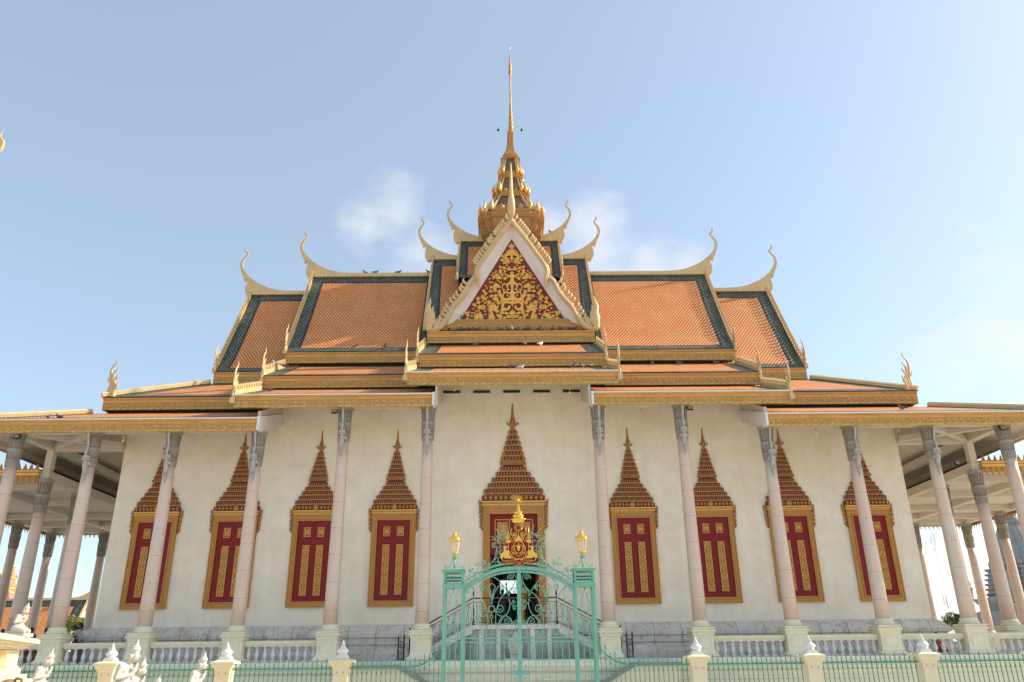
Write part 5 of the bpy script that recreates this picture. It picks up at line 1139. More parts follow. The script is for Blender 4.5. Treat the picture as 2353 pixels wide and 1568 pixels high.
    for i in range(4): m.tube([(-1.6-.15+.1*i+.035*math.cos(a*math.pi/4), -.0, 3.58+.032*math.sin(a*math.pi/4)) for a in range(8)], .007, 4, 0, True, 1, (0, 1, 0), True)
    for i in range(4): m.tube(arc(-1.75+.1*i, 3.475, .045, 0, 180, 6, 0), .007, 4); m.tube(arc(-1.75+.1*i, 3.375, .045, 0, 180, 6, 0), .007, 4)
    place(m, 'pier_cap', 'green_iron', s, tw)
    m = MB()
    for x in (-1.67, -1.53): m.tube([(x, 0, .1), (x, 0, 3.1)], .011, 4, 0, False)
    for z in (2.11, 2.02, 1.62, .14): m.box(-1.8, -1.4, -.01, .01, z-.012, z+.012)
    for u in (-1, 1):
        c = -1.6; m.tube([(c, 0, 3.26), (c+u*.02, 0, 3.12), (c+u*.06, 0, 3.02), (c+u*.10, 0, 2.92), (c+u*.13, 0, 2.88)], .009, 4); m.tube(arc(c+u*.11, 3.14, .07, 90, 90-u*420, 12, 0, .015), .009, 4); m.tube([(c, 0, 3.22), (c+u*.06, 0, 3.24), (c+u*.11, 0, 3.21)], .009, 4)
        m.tube([(c, 0, 2.45), (c+u*.05, 0, 2.38), (c, 0, 2.3), (c+u*.1, 0, 2.24), (c+u*.17, 0, 2.15)], .008, 4); m.tube(arc(c+u*.1, 2.3, .06, 0, u*400, 10, 0, .015), .008, 4)
        for zc, rr in ((1.98, .12), (1.72, .10)): m.tube(arc(c, zc, rr, 90, 90+u*170, 8, 0), .008, 4); m.tube(arc(c+u*.13, zc-.02, .05, 90, 90+u*380, 8, 0, .012), .008, 4)
        m.ball((c, 0, 2.47), .03, 0, 6, 4); m.ball((c, 0, 1.85), .028, 0, 6, 4)
    place(m, 'pier_scrollwork', 'green_iron', s, tw)
    for z in [.5+.28*i for i in range(10)]:
        pass
    m = MB()
    for i in range(10): m.ball((-1.86, -.02, .6+.29*i), .013, 0, 6, 4)
    place(m, 'rivets', 'steel', s, tw)
    # lantern on the pier
    m = MB(); m.tube([(-1.6, .21, 3.72), (-1.6, .21, 4.02)], .025, 6); m.sqprofile(-1.6, .21, [(.05, 3.98), (.06, 4.0), (.05, 4.02)])
    for u in (-1, 1): m.tube([(-1.6+u*.04, .21, 3.98), (-1.6+u*.06, .21, 3.88), (-1.6+u*.13, .21, 3.78), (-1.6+u*.2, .21, 3.74)], .009, 4); m.tube(arc(-1.6+u*.2, 3.78, .035, -90, -90+u*380, 8, .21, .01), .008, 4); m.tube([(-1.6+u*.24, .21, 3.76), (-1.6+u*.25, .21, 3.86)], .006, 4)
    la = place(m, 'lantern', 'green_iron', s, gate)
    m = MB(); m.lathe(-1.6, .21, [(.085, 4.12), (.135, 4.40)], 8, 0, False); place(m, 'glass', 'lamp_glass', s, la)
    m = MB()
    for k in range(8):
        a = 2*math.pi*k/8; m.tube([(-1.6+.088*math.cos(a), .21+.088*math.sin(a), 4.12), (-1.6+.138*math.cos(a), .21+.138*math.sin(a), 4.40)], .010 if k % 2 else .006, 4, 0, False)
    m.lathe(-1.6, .21, [(.02, 4.02), (.03, 4.06), (.05, 4.07), (.085, 4.09), (.095, 4.10), (.095, 4.125), (.02, 4.13)], 8); m.lathe(-1.6, .21, [(.14, 4.395), (.16, 4.42), (.16, 4.44), (.15, 4.46), (.09, 4.52), (.05, 4.555), (.035, 4.58), (.05, 4.60), (.045, 4.62), (.03, 4.63)], 16)
    for k in range(8): a = 2*math.pi*(k+.5)/8; m.tube([(-1.6+.155*math.cos(a), .21+.155*math.sin(a), 4.43), (-1.6+.172*math.cos(a), .21+.172*math.sin(a), 4.50)], [.022, .006], 4, 0, False); m.tube([(-1.6+.04*math.cos(a), .21+.04*math.sin(a), 4.61), (-1.6+.055*math.cos(a), .21+.055*math.sin(a), 4.66)], [.012, .006], 4, 0, False)
    place(m, 'lantern_frame', 'bright_gold', s, la)
    m = MB(); m.ball((-1.6, .21, 4.24), .03, 0, 8, 6, (1, 1, 1.6)); place(m, 'bulb', 'white_paint', s, la)
    # scrolls riding on the arch
    m = MB()
    for P in ([(560, 215), (610, 215), (680, 150), (715, 70), (728, 0)], [(345, 330), (400, 300), (418, 250)], [(418, 250), (385, 185)], [(420, 270), (480, 270), (530, 190)], [(530, 185), (500, 95)], [(530, 190), (590, 180), (580, 140), (545, 145)], [(700, 195), (760, 190), (790, 195)]): curve(m, P)
    for a in ((436, 235, 18, 180), (400, 258, 18, 0), (560, 165, 22, 180), (490, 190, 22, 0), (640, 190, 20, 90), (752, 158, 16, 90)): spir(m, *a)
    for P in ([(0, 1430), (80, 1370), (140, 1230), (100, 1020), (30, 1000)], [(20, 1100), (90, 1090), (110, 1040), (60, 1000)], [(0, 860), (60, 890), (140, 955)], [(0, 940), (70, 925), (140, 960), (210, 1060), (200, 1240), (120, 1400), (0, 1510)], [(140, 960), (200, 970), (280, 940), (310, 880), (325, 810)], [(130, 900), (130, 850), (200, 850), (300, 790), (340, 740)], [(100, 700), (170, 780), (215, 850)], [(262, 620), (275, 720), (310, 800)], [(290, 1100), (285, 950), (305, 890)], [(160, 1470), (200, 1440), (240, 1400)]): curve(m, P, .010, E7, -.02)
    for a in ((60, 1045, 48, 90), (195, 880, 34, 60), (250, 830, 24, 90), (190, 1430, 24, 0)): spir(m, *a, F=E7, y=-.02)
    for a in ((170, 1135, 32, 62), (247, 1120, 30, 50), (115, 1355, 36, 50)): ringm(m, *a, F=E7, y=-.02)
    for x, y in ((140, 957), (215, 850), (310, 800), (305, 890)): X_, Z_ = E7(x, y); m.ball((X_, -.02, Z_), .022, 0, 6, 4)
    place(m, 'overthrow_scrolls', 'green_iron', s, gate)
m = MB()
AL = [(-1.33, 3.28), (-1.02, 3.47), (-.61, 3.645), (-.3, 3.70), (0, 3.72)]; AU = [(-1.33, 3.43), (-.9, 3.66), (-.6, 3.765), (-.3, 3.82), (0, 3.835)]
for P, hw, rr in ((AL, .045, .05), (AU, .02, .022), ([(x, z-.085) for x, z in AL], .02, .022)):
    Q = smooth_line(P, 4); Q = Q+[(-x, z) for x, z in Q[::-1][1:]]
    v = []; f = []
    for x, z in Q: v += [(x, -.05, z-hw), (x, -.05, z+hw), (x, .05, z+hw), (x, .05, z-hw)]
    for j in range(len(Q)-1):
        for q in range(4): f.append((4*j+q, 4*j+4+q, 4*j+4+(q+1) % 4, 4*j+(q+1) % 4))
    m.add(v, f)
Q = smooth_line(AL, 6); Q = Q+[(-x, z) for x, z in Q[::-1][1:]]
for x, z in Q[1:-1:2]: m.tube([(x+.03*math.cos(a*math.pi/3), -.0, z+.075+.022*math.sin(a*math.pi/3)) for a in range(6)], .007, 4, 0, True, 1, (0, 1, 0), True); m.ball((x, -.055, z+.02), .013, 1, 6, 4)
m.build('arch', ['green_iron', 'steel'], gate)
m = MB(); m.box(-.045, .045, -.04, .04, .05, 3.68); m.build('meeting_stile', 'green_iron', gate)
# royal crest
def EL(pts): return [E7(*p) for p in pts]
bp_ = EL([(232, 1365), (240, 1440), (340, 1450), (485, 1425), (500, 1470), (597, 1500), (700, 1470), (710, 1425), (860, 1445), (965, 1435), (960, 1365), (880, 1345), (825, 1340), (822, 1010), (800, 740), (760, 720), (690, 650), (595, 600), (500, 660), (430, 720), (390, 740), (372, 1010), (370, 1340), (300, 1345)])
m = MB(); m.poly(bp_, -.06, -.04); crest_ = m.build('crest', 'panel_red', gate)
m = MB(); yy = -.075
def gp(pts, d=.012): m.poly(EL(pts), yy-d, yy+.012)
lion = [(180, 1190), (198, 1240), (255, 1212), (288, 1170), (272, 1115), (312, 1066), (348, 1082), (372, 1092), (352, 1112), (326, 1112), (332, 1150), (358, 1182), (378, 1140), (396, 1180), (402, 1250), (438, 1332), (290, 1330), (280, 1298), (238, 1330), (262, 1362), (236, 1366), (196, 1300), (214, 1250), (188, 1240)]
gp(lion); gp([(1194-x, y) for x, y in lion][::-1])
gp([(597, 690), (606, 850), (640, 910), (690, 985), (650, 975), (597, 960), (545, 975), (505, 985), (555, 910), (588, 850)])
def gl(pts, r=.010, close=False, k=3):
    Q = smooth_line(EL(pts), k) if not close else EL(pts); m.tube([(x, yy, z) for x, z in Q], r, 5, 0, True, .8, (0, 1, 0), close)
gl([(510, 1010), (560, 975), (597, 965), (640, 975), (685, 1010), (738, 1120), (735, 1200), (597, 1292), (455, 1200), (452, 1120)], .011, True)
gl([(510, 1058), (680, 1058)], .008); gl([(597, 985), (597, 1040)], .008); gl([(575, 1030), (597, 1045), (620, 1030)], .006)
X_, Z0_ = E7(597, 1175); m.lathe(X_, yy, [(.02, Z0_), (.035, Z0_+.02), (.02, Z0_+.05), (.05, Z0_+.08), (.04, Z0_+.11), (.06, Z0_+.125)], 10, sy=.4)
for u in (-1, 1):
    def F(p): return (597+u*(p[0]-597), p[1])
    P = [F((510, 1090)), F((505, 1150)), F((530, 1205)), F((590, 1235))]; gl(P, .006)
    for x, y in [(508, 1080), (500, 1120), (508, 1165), (530, 1200), (560, 1222)]:
        a, b = E7(*F((x, y))); m.ball((a-u*.012, yy, b), .017, 0, 5, 4, (.8, .6, 1.2)); m.ball((a+u*.012, yy, b+.006), .015, 0, 5, 4, (.8, .6, 1.2))
    for P in ([(500, 960), (470, 880), (430, 800), (447, 700)], [(520, 970), (505, 860), (495, 780)], [(540, 950), (520, 850), (525, 790)], [(480, 990), (420, 900)], [(560, 900), (545, 830), (555, 790)], [(480, 1330), (440, 1260), (408, 1180)], [(500, 1350), (450, 1330), (430, 1280)], [(540, 1370), (500, 1320), (490, 1290)], [(560, 1330), (540, 1360), (500, 1370)]): gl([F(p) for p in P], .008)
    for x, y in [(430, 760), (455, 800), (425, 830), (470, 850), (500, 800), (488, 850), (525, 830), (545, 850), (505, 900), (450, 740), (415, 1210), (435, 1250), (455, 1290), (470, 1240), (530, 1330), (515, 1365), (560, 1360)]:
        a, b = E7(*F((x, y))); m.ball((a, yy, b), .017, 0, 5, 4, (.8, .6, 1.3))
    gl([F((378, 690)), F((378, 1340))], .007)
    for y, w_ in ((800, 48), (842, 62), (880, 78), (918, 92)): gp([F((378-w_/2, y)), F((378-w_/2+8, y-22)), F((378+w_/2-8, y-22)), F((378+w_/2, y))])
    gp([F((320, 985)), F((330, 950)), F((426, 950)), F((440, 985)), F((410, 1005)), F((345, 1005))]);
    gl([F((240, 1372)), F((300, 1380)), F((400, 1368)), F((485, 1372))], .006); gl([F((240, 1438)), F((340, 1446)), F((480, 1418))], .006)
gl([(490, 1400), (597, 1420), (705, 1400), (700, 1465), (597, 1495), (498, 1465)], .006, True)
for a in range(16):
    t = a*math.pi/8; c0 = (595+38*math.cos(t), 690+38*math.sin(t)); c1 = (595+92*math.cos(t), 690+92*math.sin(t)); (a0, b0), (a1, b1) = E7(*c0), E7(*c1); m.tube([(a0, yy, b0), (a1, yy, b1)], [.005, .012], 5)
for x in (578, 597, 616): a, b = E7(x, 1345); m.ball((a, yy, b), .018, 0, 6, 4, (1, .6, 1))
m.build('crest_relief', 'bright_gold', crest_)
m = MB()
def ez(y): return E7(595, y)[1]
m.lathe(0, -.06, [(.125, ez(590)), (.135, ez(580)), (.165, ez(530)), (.195, ez(522)), (.195, ez(508)), (.13, ez(500)), (.115, ez(460)), (.14, ez(446)), (.14, ez(432)), (.095, ez(425)), (.085, ez(385)), (.10, ez(376)), (.10, ez(366)), (.06, ez(358)), (.014, ez(155))], 16, sy=.45)
a, b = E7(583, 118); m.ball((0, -.06, b), .038, 0, 10, 8)
for i in range(26):
    t = R(-40+260*i/25); L = .11+.05*(i % 2); m.tube([(.035*math.cos(t), -.06, b+.035*math.sin(t)), (L*math.cos(t), -.06, b+L*math.sin(t)*.95)], .0035, 3, 0, False)
m.build('crown', 'bright_gold', crest_)
def text(s, px, py, size, w):
    c = bpy.data.curves.new('motto', 'FONT'); c.body = s; c.size = size; c.extrude = .004; c.align_x = 'CENTER'; c.align_y = 'CENTER'
    o = bpy.data.objects.new('motto', c); COL.objects.link(o); dg = bpy.context.evaluated_depsgraph_get(); me = bpy.data.meshes.new_from_object(o.evaluated_get(dg)); bpy.data.objects.remove(o)
    me.materials.clear(); me.materials.append(M_['bright_gold'])
    o = bpy.data.objects.new('motto', me); COL.objects.link(o); o.parent = crest_; x, z = E7(px, py); o.location = (x, -.068, z); o.rotation_euler = (R(90), 0, 0)
    d = o.dimensions.x
    if d > 0: o.scale = (min(2, w/d),)*3
text('\u1796\u17d2\u179a\u17c7\u1785\u17c5', 375, 1405, .08, .145); text('\u1780\u17d2\u179a\u17bb\u1784', 597, 1448, .08, .09); text('\u1780\u1798\u17d2\u1796\u17bb\u1787\u17b6', 815, 1400, .08, .145)
m = MB(); m.lathe(0, -.02, [(.03, 3.68), (.035, 3.7), (.03, 3.76), (.02, 3.78)], 8); m.build('crest_bolt', 'steel', crest_)
# ------------------------------------------------------------------ bells, floodlights
bm = MB(); bm.tube([(0, 0, .16), (0, 0, .04)], .006, 4); bm.lathe(0, 0, [(.05, -.09), (.055, -.075), (.04, -.03), (.035, .02), (.02, .045), (.008, .06)], 10)
be_me = mk(bm, 'wind_bell', ['bell_brass'])
cl = MB(); cl.tube([(0, 0, -.05), (0, 0, -.2)], .003, 4); cl.poly([(0, -.32), (.05, -.24), (.035, -.18), (0, -.16), (-.035, -.18), (-.05, -.24)], -.004, .004)
cl_me = mk(cl, 'clapper_leaf', ['bell_brass'])
BELLS = [(-22.25, 11.5, 0, 'leftmost small brass wind bell under the lowest left eave'), (-18.15, 11.5, 1, 'brass wind bell with a leaf clapper hanging beside the top left corner of the wall'), (-14.27, 11.49, 1, 'brass wind bell with a leaf clapper between the second and third columns from the left'), (-6.11, 12.63, 1, 'brass wind bell with a leaf clapper hanging under the left middle eave'), (-2.8, 13.66, 0, 'brass wind bell under the left end of the central eave, over a wall slot'), (2.72, 13.67, 1, 'brass wind bell with a leaf clapper under the right end of the central eave'),
         (6.05, 12.59, 0, 'brass wind bell under the right middle eave, first right of the central bay'), (9.96, 12.61, 0, 'brass wind bell under the right middle eave, beside a hanging wire'), (14.2, 11.52, 1, 'brass wind bell with a leaf clapper under the lowest right eave'), (18.1, 11.51, 0, 'brass wind bell near the top right corner of the wall'), (22.25, 11.55, 0, 'rightmost small brass wind bell under the lowest right eave')]
for x, z, c, lab in BELLS:
    b = link(bpy.data.objects.new('wind_bell', be_me), None, (x, 35.6, z)); tag(b, lab, 'bell', 'wind bells under the eaves')
    if c: link(bpy.data.objects.new('clapper_leaf', cl_me), b)
fm = MB(); fm.box(-.13, .13, -.05, .05, -.22, -.02); fm.box(-.1, .1, -.07, -.05, -.2, -.04, 1); fl_me = mk(fm, 'floodlight', ['black_plastic', 'steel'])
bk_ = MB(); bk_.tube([(-.15, 0, -.12), (-.15, 0, .03), (.15, 0, .03), (.15, 0, -.12)], .012, 4, 0, False); bk_.tube([(0, 0, .03), (0, 0, .1)], .015, 4); br_me = mk(bk_, 'bracket', ['dark_iron'])
for x, y, z, lab in ((-8.42, 35.62, 12.68, 'small square floodlight under the left middle eave beside a capital'), (8.38, 35.62, 12.7, 'small square floodlight under the right middle eave beside a capital'), (23.0, 35.62, 11.6, 'floodlight at the rightmost capital under the lowest eave'), (-23.05, 35.62, 11.58, 'floodlight at the leftmost capital under the lowest eave'), (22.6, 39.2, 10.75, 'black floodlight resting on the inner beam of the right side gallery')):
    f = link(bpy.data.objects.new('floodlight', fl_me), None, (x, y, z)); f.rotation_euler.x = R(-30); tag(f, lab, 'floodlight', 'floodlights under the eaves'); link(bpy.data.objects.new('bracket', br_me), f)
# ------------------------------------------------------------------ foreground plinth with its corner shrine roof
pl = empty('stone_plinth', 'pale cream moulded plinth with a rough stone roundel at the lower left edge', 'plinth', (-10.69, 18.6, 0), None, math.atan2(-.937, .349))
def PB(name, mats, *boxes):
    m = MB()
    for b in boxes: m.box(*b)
    return m.build(name, mats, pl)
m = MB(); m.add([(0, -10, 2.06), (10, -10, 2.06), (10, 0, 2.06), (0, 0, 2.06), (0, -10, 2.13), (10, -10, 2.13), (10, 0, 2.13), (0, 0, 2.13), (.05, -9.95, 2.16), (9.95, -9.95, 2.16), (9.95, -.05, 2.16), (.05, -.05, 2.16)],
      [(0, 3, 2, 1), (0, 1, 5, 4), (1, 2, 6, 5), (2, 3, 7, 6), (3, 0, 4, 7), (4, 5, 9, 8), (5, 6, 10, 9), (6, 7, 11, 10), (7, 4, 8, 11), (8, 9, 10, 11)]); m.build('cap_slab', 'warm_cream', pl)
PB('cornice', 'warm_cream', (.08, 9.9, -9.9, -.08, 2.02, 2.059), (.16, 9.85, -9.85, -.16, 1.965, 2.019), (.24, 9.8, -9.8, -.24, 1.93, 1.964))
PB('wall', 'warm_cream', (.45, 9.7, -9.7, -.45, .2, 1.929))
for a, b in ((.34, 1.55), (2.5, 3.2), (4.6, 5.8), (7.0, 8.4)): m = MB(); m.box(a, b, -.46, -.30, 1.62, 1.92); m.box(a-.02, b+.02, -.46, -.27, 1.58, 1.619); m.build('pilaster', 'warm_cream', pl)
PB('base_mouldings', 'warm_cream', (.25, 9.8, -9.8, -.22, 1.45, 1.575), (.15, 9.9, -9.9, -.1, 1.36, 1.449), (.0, 10, -10, .05, 1.2, 1.359), (-.1, 10, -10, .2, 0, 1.199))
m = MB(); m.lathe(0, 0, [(.17, -.02), (.17, .03), (.13, .05), (0.02, .05)], 18); o = m.build('roundel', 'statue_stone', pl, (3.9, -.29, 1.78)); o.rotation_euler = (R(-90), 0, 0)
sh = empty('corner_shrine', 'roof corner of a shrine at the upper left edge ending in a golden curling finial', 'shrine', (-14.2, 10.9, 2.16))
m = MB()
for x in (-2, 2):
    for y in (-2, 2): m.lathe(x, y, [(.2, 0), (.2, .3), (.16, .35), (.14, 8.6), (.2, 8.8)], 12)
m.build('columns', 'warm_cream', sh)
m = MB(); m.box(-3.0, 3.0, -3.0, 3.0, 8.85, 9.15); m.build('eave', 'gold_relief', sh)
m = MB(); m.add([(-3.05, -3.05, 9.16), (3.05, -3.05, 9.16), (3.05, 3.05, 9.16), (-3.05, 3.05, 9.16), (0, 0, 12.5)], [(3, 2, 1, 0), (0, 1, 4), (1, 2, 4), (2, 3, 4), (3, 0, 4)], 0, False, [[(0, 0)]*4, [(0, 0), (6, 0), (3, 5)], [(0, 0), (6, 0), (3, 5)], [(0, 0), (6, 0), (3, 5)], [(0, 0), (6, 0), (3, 5)]]); m.build('roof', 'tile_orange', sh)
m = MB()
for P in ([[-.15, 0, .2], [.05, .12, .17], [.2, .3, .14], [.21, .5, .11], [.12, .62, .07], [.1, .75, .05], [.16, .88, .01]], [[-.25, .05, .2], [-.1, .3, .16], [-.1, .55, .1], [-.2, .75, .02]], [[-.3, -.1, .25], [0, -.02, .2], [.14, .05, .12], [.15, .12, .02]]): ribbon(m, P, 0, .6)
m.tube([(-.5, 0, -.05), (-.2, 0, -.34), (-.05, 0, -.45), (.07, 0, -.5)], [.1, .07, .05, .015], 6)
o = m.build('corner_finial', 'yellow_cream', sh, (2.97, 3.05, 9.42)); o.rotation_euler.z = R(8); o.scale = (.75, .75, .8)
# ------------------------------------------------------------------ kneeling statues
ST = [((.0, 0, .10), (.10, .10, .09)), ((-.09, 0, .07), (.09, .10, .075)), ((-.085, 0, .09), (-.02, 0, .17), .085, .065), ((-.02, 0, .17), (-.028, 0, .27), .058, .07), ((-.028, -.04, .29), (-.028, .04, .29), .062, .062), ((-.03, -.085, .335), (-.03, .085, .335), .03, .03), ((-.03, 0, .30), (-.02, 0, .345), .062, .045),
      ((.0, 0, .35), (.015, 0, .39), .03, .027), ((.05, 0, .425), (.052, .045, .058)), ((.06, 0, .395), (.035, .032, .03)), ((.103, 0, .42), (.108, 0, .412), .009, .011), ((.09, 0, .393), (.095, 0, .39), .012, .01), ((.04, 0, .47), (.058, .053, .02)), ((.045, 0, .485), (.066, .060, .013)), ((.05, 0, .505), (.052, .048, .018)), ((.055, 0, .525), (.032, .03, .018)), ((.06, 0, .545), (.02, .02, .012)), ((.063, 0, .56), (.016, .016, .01)), ((.063, 0, .56), (.068, 0, .60), .011, .004)]
for s in (-1, 1):
    ST += [((-.03, s*.10, .325), (-.055, s*.115, .215), .034, .028), ((-.055, s*.115, .215), (.045, s*.035, .235), .03, .022), ((.045, s*.024, .235), (.075, s*.016, .29), .024, .02), ((.075, s*.012, .28), (.098, s*.006, .35), .022, .009),
           ((-.06, s*.055, .11), (.13, s*.06, .05), .075, .05), ((.13, s*.06, .045), (-.02, s*.065, .03), .045, .035), ((-.02, s*.065, .03), (-.15, s*.06, .035), .035, .03), ((.04, s*.05, .425), (.036, s*.052, .40), .014, .01), ((.02, s*.05, .44), (.02, s*.053, .40), .01, .012)]
stat = blob(ST, .0065, 'kneeling_statue', ('statue_stone',), None, None, 1); COL.objects.unlink(stat); st_me = stat.data
SL = [((-10.26, 17.0, 2.21), 1.04, -6, 'white kneeling praying statue on the corner of the pale plinth', 0), ((-6.9, 12, 1.24), 1.0, 4, 'white kneeling statue in front of the green fence, second from the left', 1),
      ((-4.40, 9.0, 1.27), 1.0, 0, 'largest white kneeling praying statue at the bottom, nearest the camera', 1), ((-4.45, 11.2, 1.17), 1.0, 6, 'white kneeling praying statue beside the second cream fence post', 1), ((-7.36, 17, .82), 1.0, 0, 'small white statue of which only the pointed crown shows at the bottom edge', 1), ((-5.17, 11.05, 1.13), .96, 6, 'white kneeling statue half hidden directly behind the largest one', 1)]
for (x, y, z), sc, rz, lab, pdst in SL:
    o = link(bpy.data.objects.new('kneeling_statue', st_me), None, (x, y, z)); o.rotation_euler.z = R(rz); o.scale = (sc, sc, sc); tag(o, lab, 'statue', 'white kneeling statues')
    m = MB(); m.box(-.2, .2, -.14, .14, -.05, .012); m.build('base_slab', 'statue_stone', o)
    if pdst: m = MB(); m.sqprofile(0, 0, [(.22, -z/sc), (.22, -z/sc+.15), (.17, -z/sc+.2), (.17, -.15), (.22, -.1), (.22, -.051)]); m.build('pedestal', 'warm_cream', o)
m = MB(); m.lathe(0, 0, [(.12, 0), (.16, .9), (.2, 1.1), (.17, 1.28), (.10, 1.36), (.13, 1.38), (.08, 1.43), (.03, 1.455)], 16); m.tube([(.05, 0, 1.42), (.1, 0, 1.46), (.16, 0, 1.45), (.17, 0, 1.39)], .02, 6)
mat('brown_clay', (.28, .15, .07), .7); m.build('clay_urn', 'brown_clay', None, (-6.78, 11, 0)); tag(bpy.data.objects['clay_urn'], 'brown clay urn whose lid just shows at the bottom left edge', 'urn')
# ------------------------------------------------------------------ people
def rotx(p, a, z0):
    """lean p forward (+X) by a about height z0"""
    x, y, z = p
    if z <= z0: return p
    d = z-z0; return (x*math.cos(a)+d*math.sin(a), y, z0+d*math.cos(a)-x*math.sin(a))
hm = MB(); hm.ball((0, 0, -.04), .03, 0, 8, 5, (.55, 1, 1.3))
for i, (dy, L) in enumerate(((-.024, .065), (-.008, .075), (.008, .07), (.023, .055))): hm.tube([(0, dy, -.07), (.008, dy, -.07-L*.5), (.022, dy, -.07-L)], [.0085, .008, .006], 5)
hm.tube([(0, -.028, -.035), (.012, -.045, -.06), (.02, -.048, -.085)], [.01, .009, .007], 5)
hand_me = mk(hm, 'hand', ['skin'])
def person(loc, rz, shirt, pants, lab, lean=0, pose='stand', scale=1., skirt=False, group=None, arms=(20, 40)):
    root = empty('person', lab, 'person', loc, group, R(rz)); root.scale = (scale,)*3
    hz = .88 if pose == 'stand' else .16
    a = R(lean)
    def q(p): return rotx((p[0], p[1], p[2]-(.88-hz)), a, hz)
    body = [(q((0, 0, .9)), q((0, 0, 1.1)), .13, .12), (q((0, 0, 1.1)), q((0, 0, 1.32)), .12, .14), (q((0, -.13, 1.36)), q((0, .13, 1.36)), .06, .06), (q((0, 0, 1.38)), q((.01, 0, 1.47)), .055, .05), (q((.02, 0, 1.56)), (.085, .07, .105)), (q((.035, 0, 1.50)), (.06, .05, .06)), (q((.105, 0, 1.55)), q((.115, 0, 1.535)), .012, .016), (q((.02, -.075, 1.55)), (.02, .014, .03)), (q((.02, .075, 1.55)), (.02, .014, .03))]
    hands = []; sleeves = []
    for s in (-1, 1):
        u, f = R(arms[0]), R(arms[1]); sh_ = (0, s*.18, 1.35); el = (sh_[0]+.28*math.sin(u), s*.21, sh_[2]-.28*math.cos(u)); wr = (el[0]+.25*math.sin(f), s*.17, el[2]-.25*math.cos(f))
        body += [(q(sh_), q(el), .048, .038), (q(el), q(wr), .037, .026)]; hands.append((q(wr), f-a)); sleeves.append((q(sh_), q(tuple(k*.55+l*.45 for k, l in zip(sh_, el))), .06, .052))
        if pose == 'stand': legs = [((0, s*.08, hz-.02), (.015, s*.09, .48), .085, .058), ((.015, s*.09, .48), (-.01, s*.09, .08), .056, .04), ((-.02, s*.09, .04), (.13, s*.1, .03), .04, .03)]
        else: legs = [((0, s*.09, hz), (.38, s*.12, hz+.2), .085, .06), ((.38, s*.12, hz+.2), (.55, s*.1, .06), .055, .04), ((.55, s*.1, .04), (.66, s*.1, .03), .035, .03)]
        body += legs
    blob(body, .02, 'body', ('skin',), root, None, 2)
    blob([(q((0, 0, .86)), q((0, 0, 1.12)), .148, .138), (q((0, 0, 1.12)), q((0, 0, 1.3)), .138, .15), (q((0, -.13, 1.355)), q((0, .13, 1.355)), .072, .072)]+sleeves, .02, 'shirt', (shirt,), root, None, 2)
    lg = []
    for s in (-1, 1):
        if pose == 'stand': lg += [((0, s*.08, hz), (.015, s*.09, .48), .10, .075), ((.015, s*.09, .48), (-.01, s*.09, .1), .075, .062)]
        else: lg += [((0, s*.09, hz), (.38, s*.12, hz+.2), .10, .075), ((.38, s*.12, hz+.2), (.54, s*.1, .1), .072, .06)]
    if skirt: lg = [((0, 0, hz), (.02, 0, .12), .15, .2)]
    blob(lg+[((0, -.05, hz), (0, .05, hz), .12, .12)], .02, 'skirt' if skirt else 'trousers', (pants,), root, None, 2)
    blob([(q((-.01, 0, 1.59)), (.095, .082, .095)), (q((-.05, 0, 1.54)), (.06, .075, .09))], .014, 'hair', ('hair',), root, None, 1)
    e = MB()
    for s in (-1, 1): e.ball(q((.097, s*.03, 1.565)), .009, 0, 6, 4)
    e.tube([q((.098, -.02, 1.505)), q((.103, 0, 1.503)), q((.098, .02, 1.505))], .005, 4); e.build('face_features', 'hair', root)
    for (p, f), s in zip(hands, (-1, 1)): h = link(bpy.data.objects.new('hand', hand_me), root, p); h.rotation_euler = (0, -f, 0); h.scale = (1, s, 1)
    return root
GP = 'visitors in the temple gallery'
person((-19.2, 37.4, FL), 180, 'cloth_grey', 'cloth_denim', 'person in a grey t-shirt bending forward behind the balustrade, holding yellow flowers', 40, 'stand', 1.08, False, GP, (20, 75))
person((-19.75, 37.95, FL), 150, 'cloth_dark', 'cloth_pattern', 'person with a patterned skirt standing right behind the one in the grey t-shirt', 12, 'stand', .96, True, GP)
person((-20.78, 40.5, FL), 200, 'cloth_khaki', 'cloth_khaki', 'person in a khaki shirt leaning against the corner of the temple wall', 14, 'stand', 1.12, False, GP, (30, 110))
person((-20.95, 39.1, FL), 160, 'cloth_dark', 'cloth_dark', 'person of whom only dark hair shows right of the leftmost full column pedestal', 10, 'stand', .97, False, GP)
person((-23.6, 41.0, FL), 90, 'cloth_blue', 'cloth_dark', 'person in a blue shirt seen from behind between the left columns', 0, 'stand', 1.02, False, GP)
person((-23.15, 41.5, FL), 70, 'cloth_dark', 'cloth_dark', 'dark haired person standing just right of the one in the blue shirt', 0, 'stand', 1.02, False, GP)
person((-26.2, 43.0, FL), 90, 'cloth_dark', 'cloth_dark', 'person at the far left of the gallery, only the dark head above the plinth', 0, 'stand', 1.04, False, GP)
person((-21.3, 37.2, FL), -60, 'cloth_red', 'cloth_red', 'person in a brown red outfit sitting on the gallery floor beside the left pedestal', 5, 'sit', 1., False, GP)
person((18.75, 37.3, FL), -80, 'cloth_red', 'cloth_red', 'person in a red patterned outfit sitting behind the right balustrade', 8, 'sit', .98, False, GP)
GD = 'visitors standing inside the temple door'
person((-.58, 40.2, 2.96), 90, 'cloth_dark', 'cloth_dark', 'tallest dark silhouetted person at the left inside the temple door', 0, 'stand', 1.15, False, GD, (140, 165))
person((-.23, 41.5, 2.96), 90, 'cloth_dark', 'cloth_dark', 'dark silhouetted person in the middle of the temple doorway', 0, 'stand', 1.13, False, GD)
person((.08, 42.2, 2.96), 70, 'cloth_dark', 'cloth_dark', 'dark silhouetted person beside the gilded statue in the doorway', 0, 'stand', 1.1, False, GD)
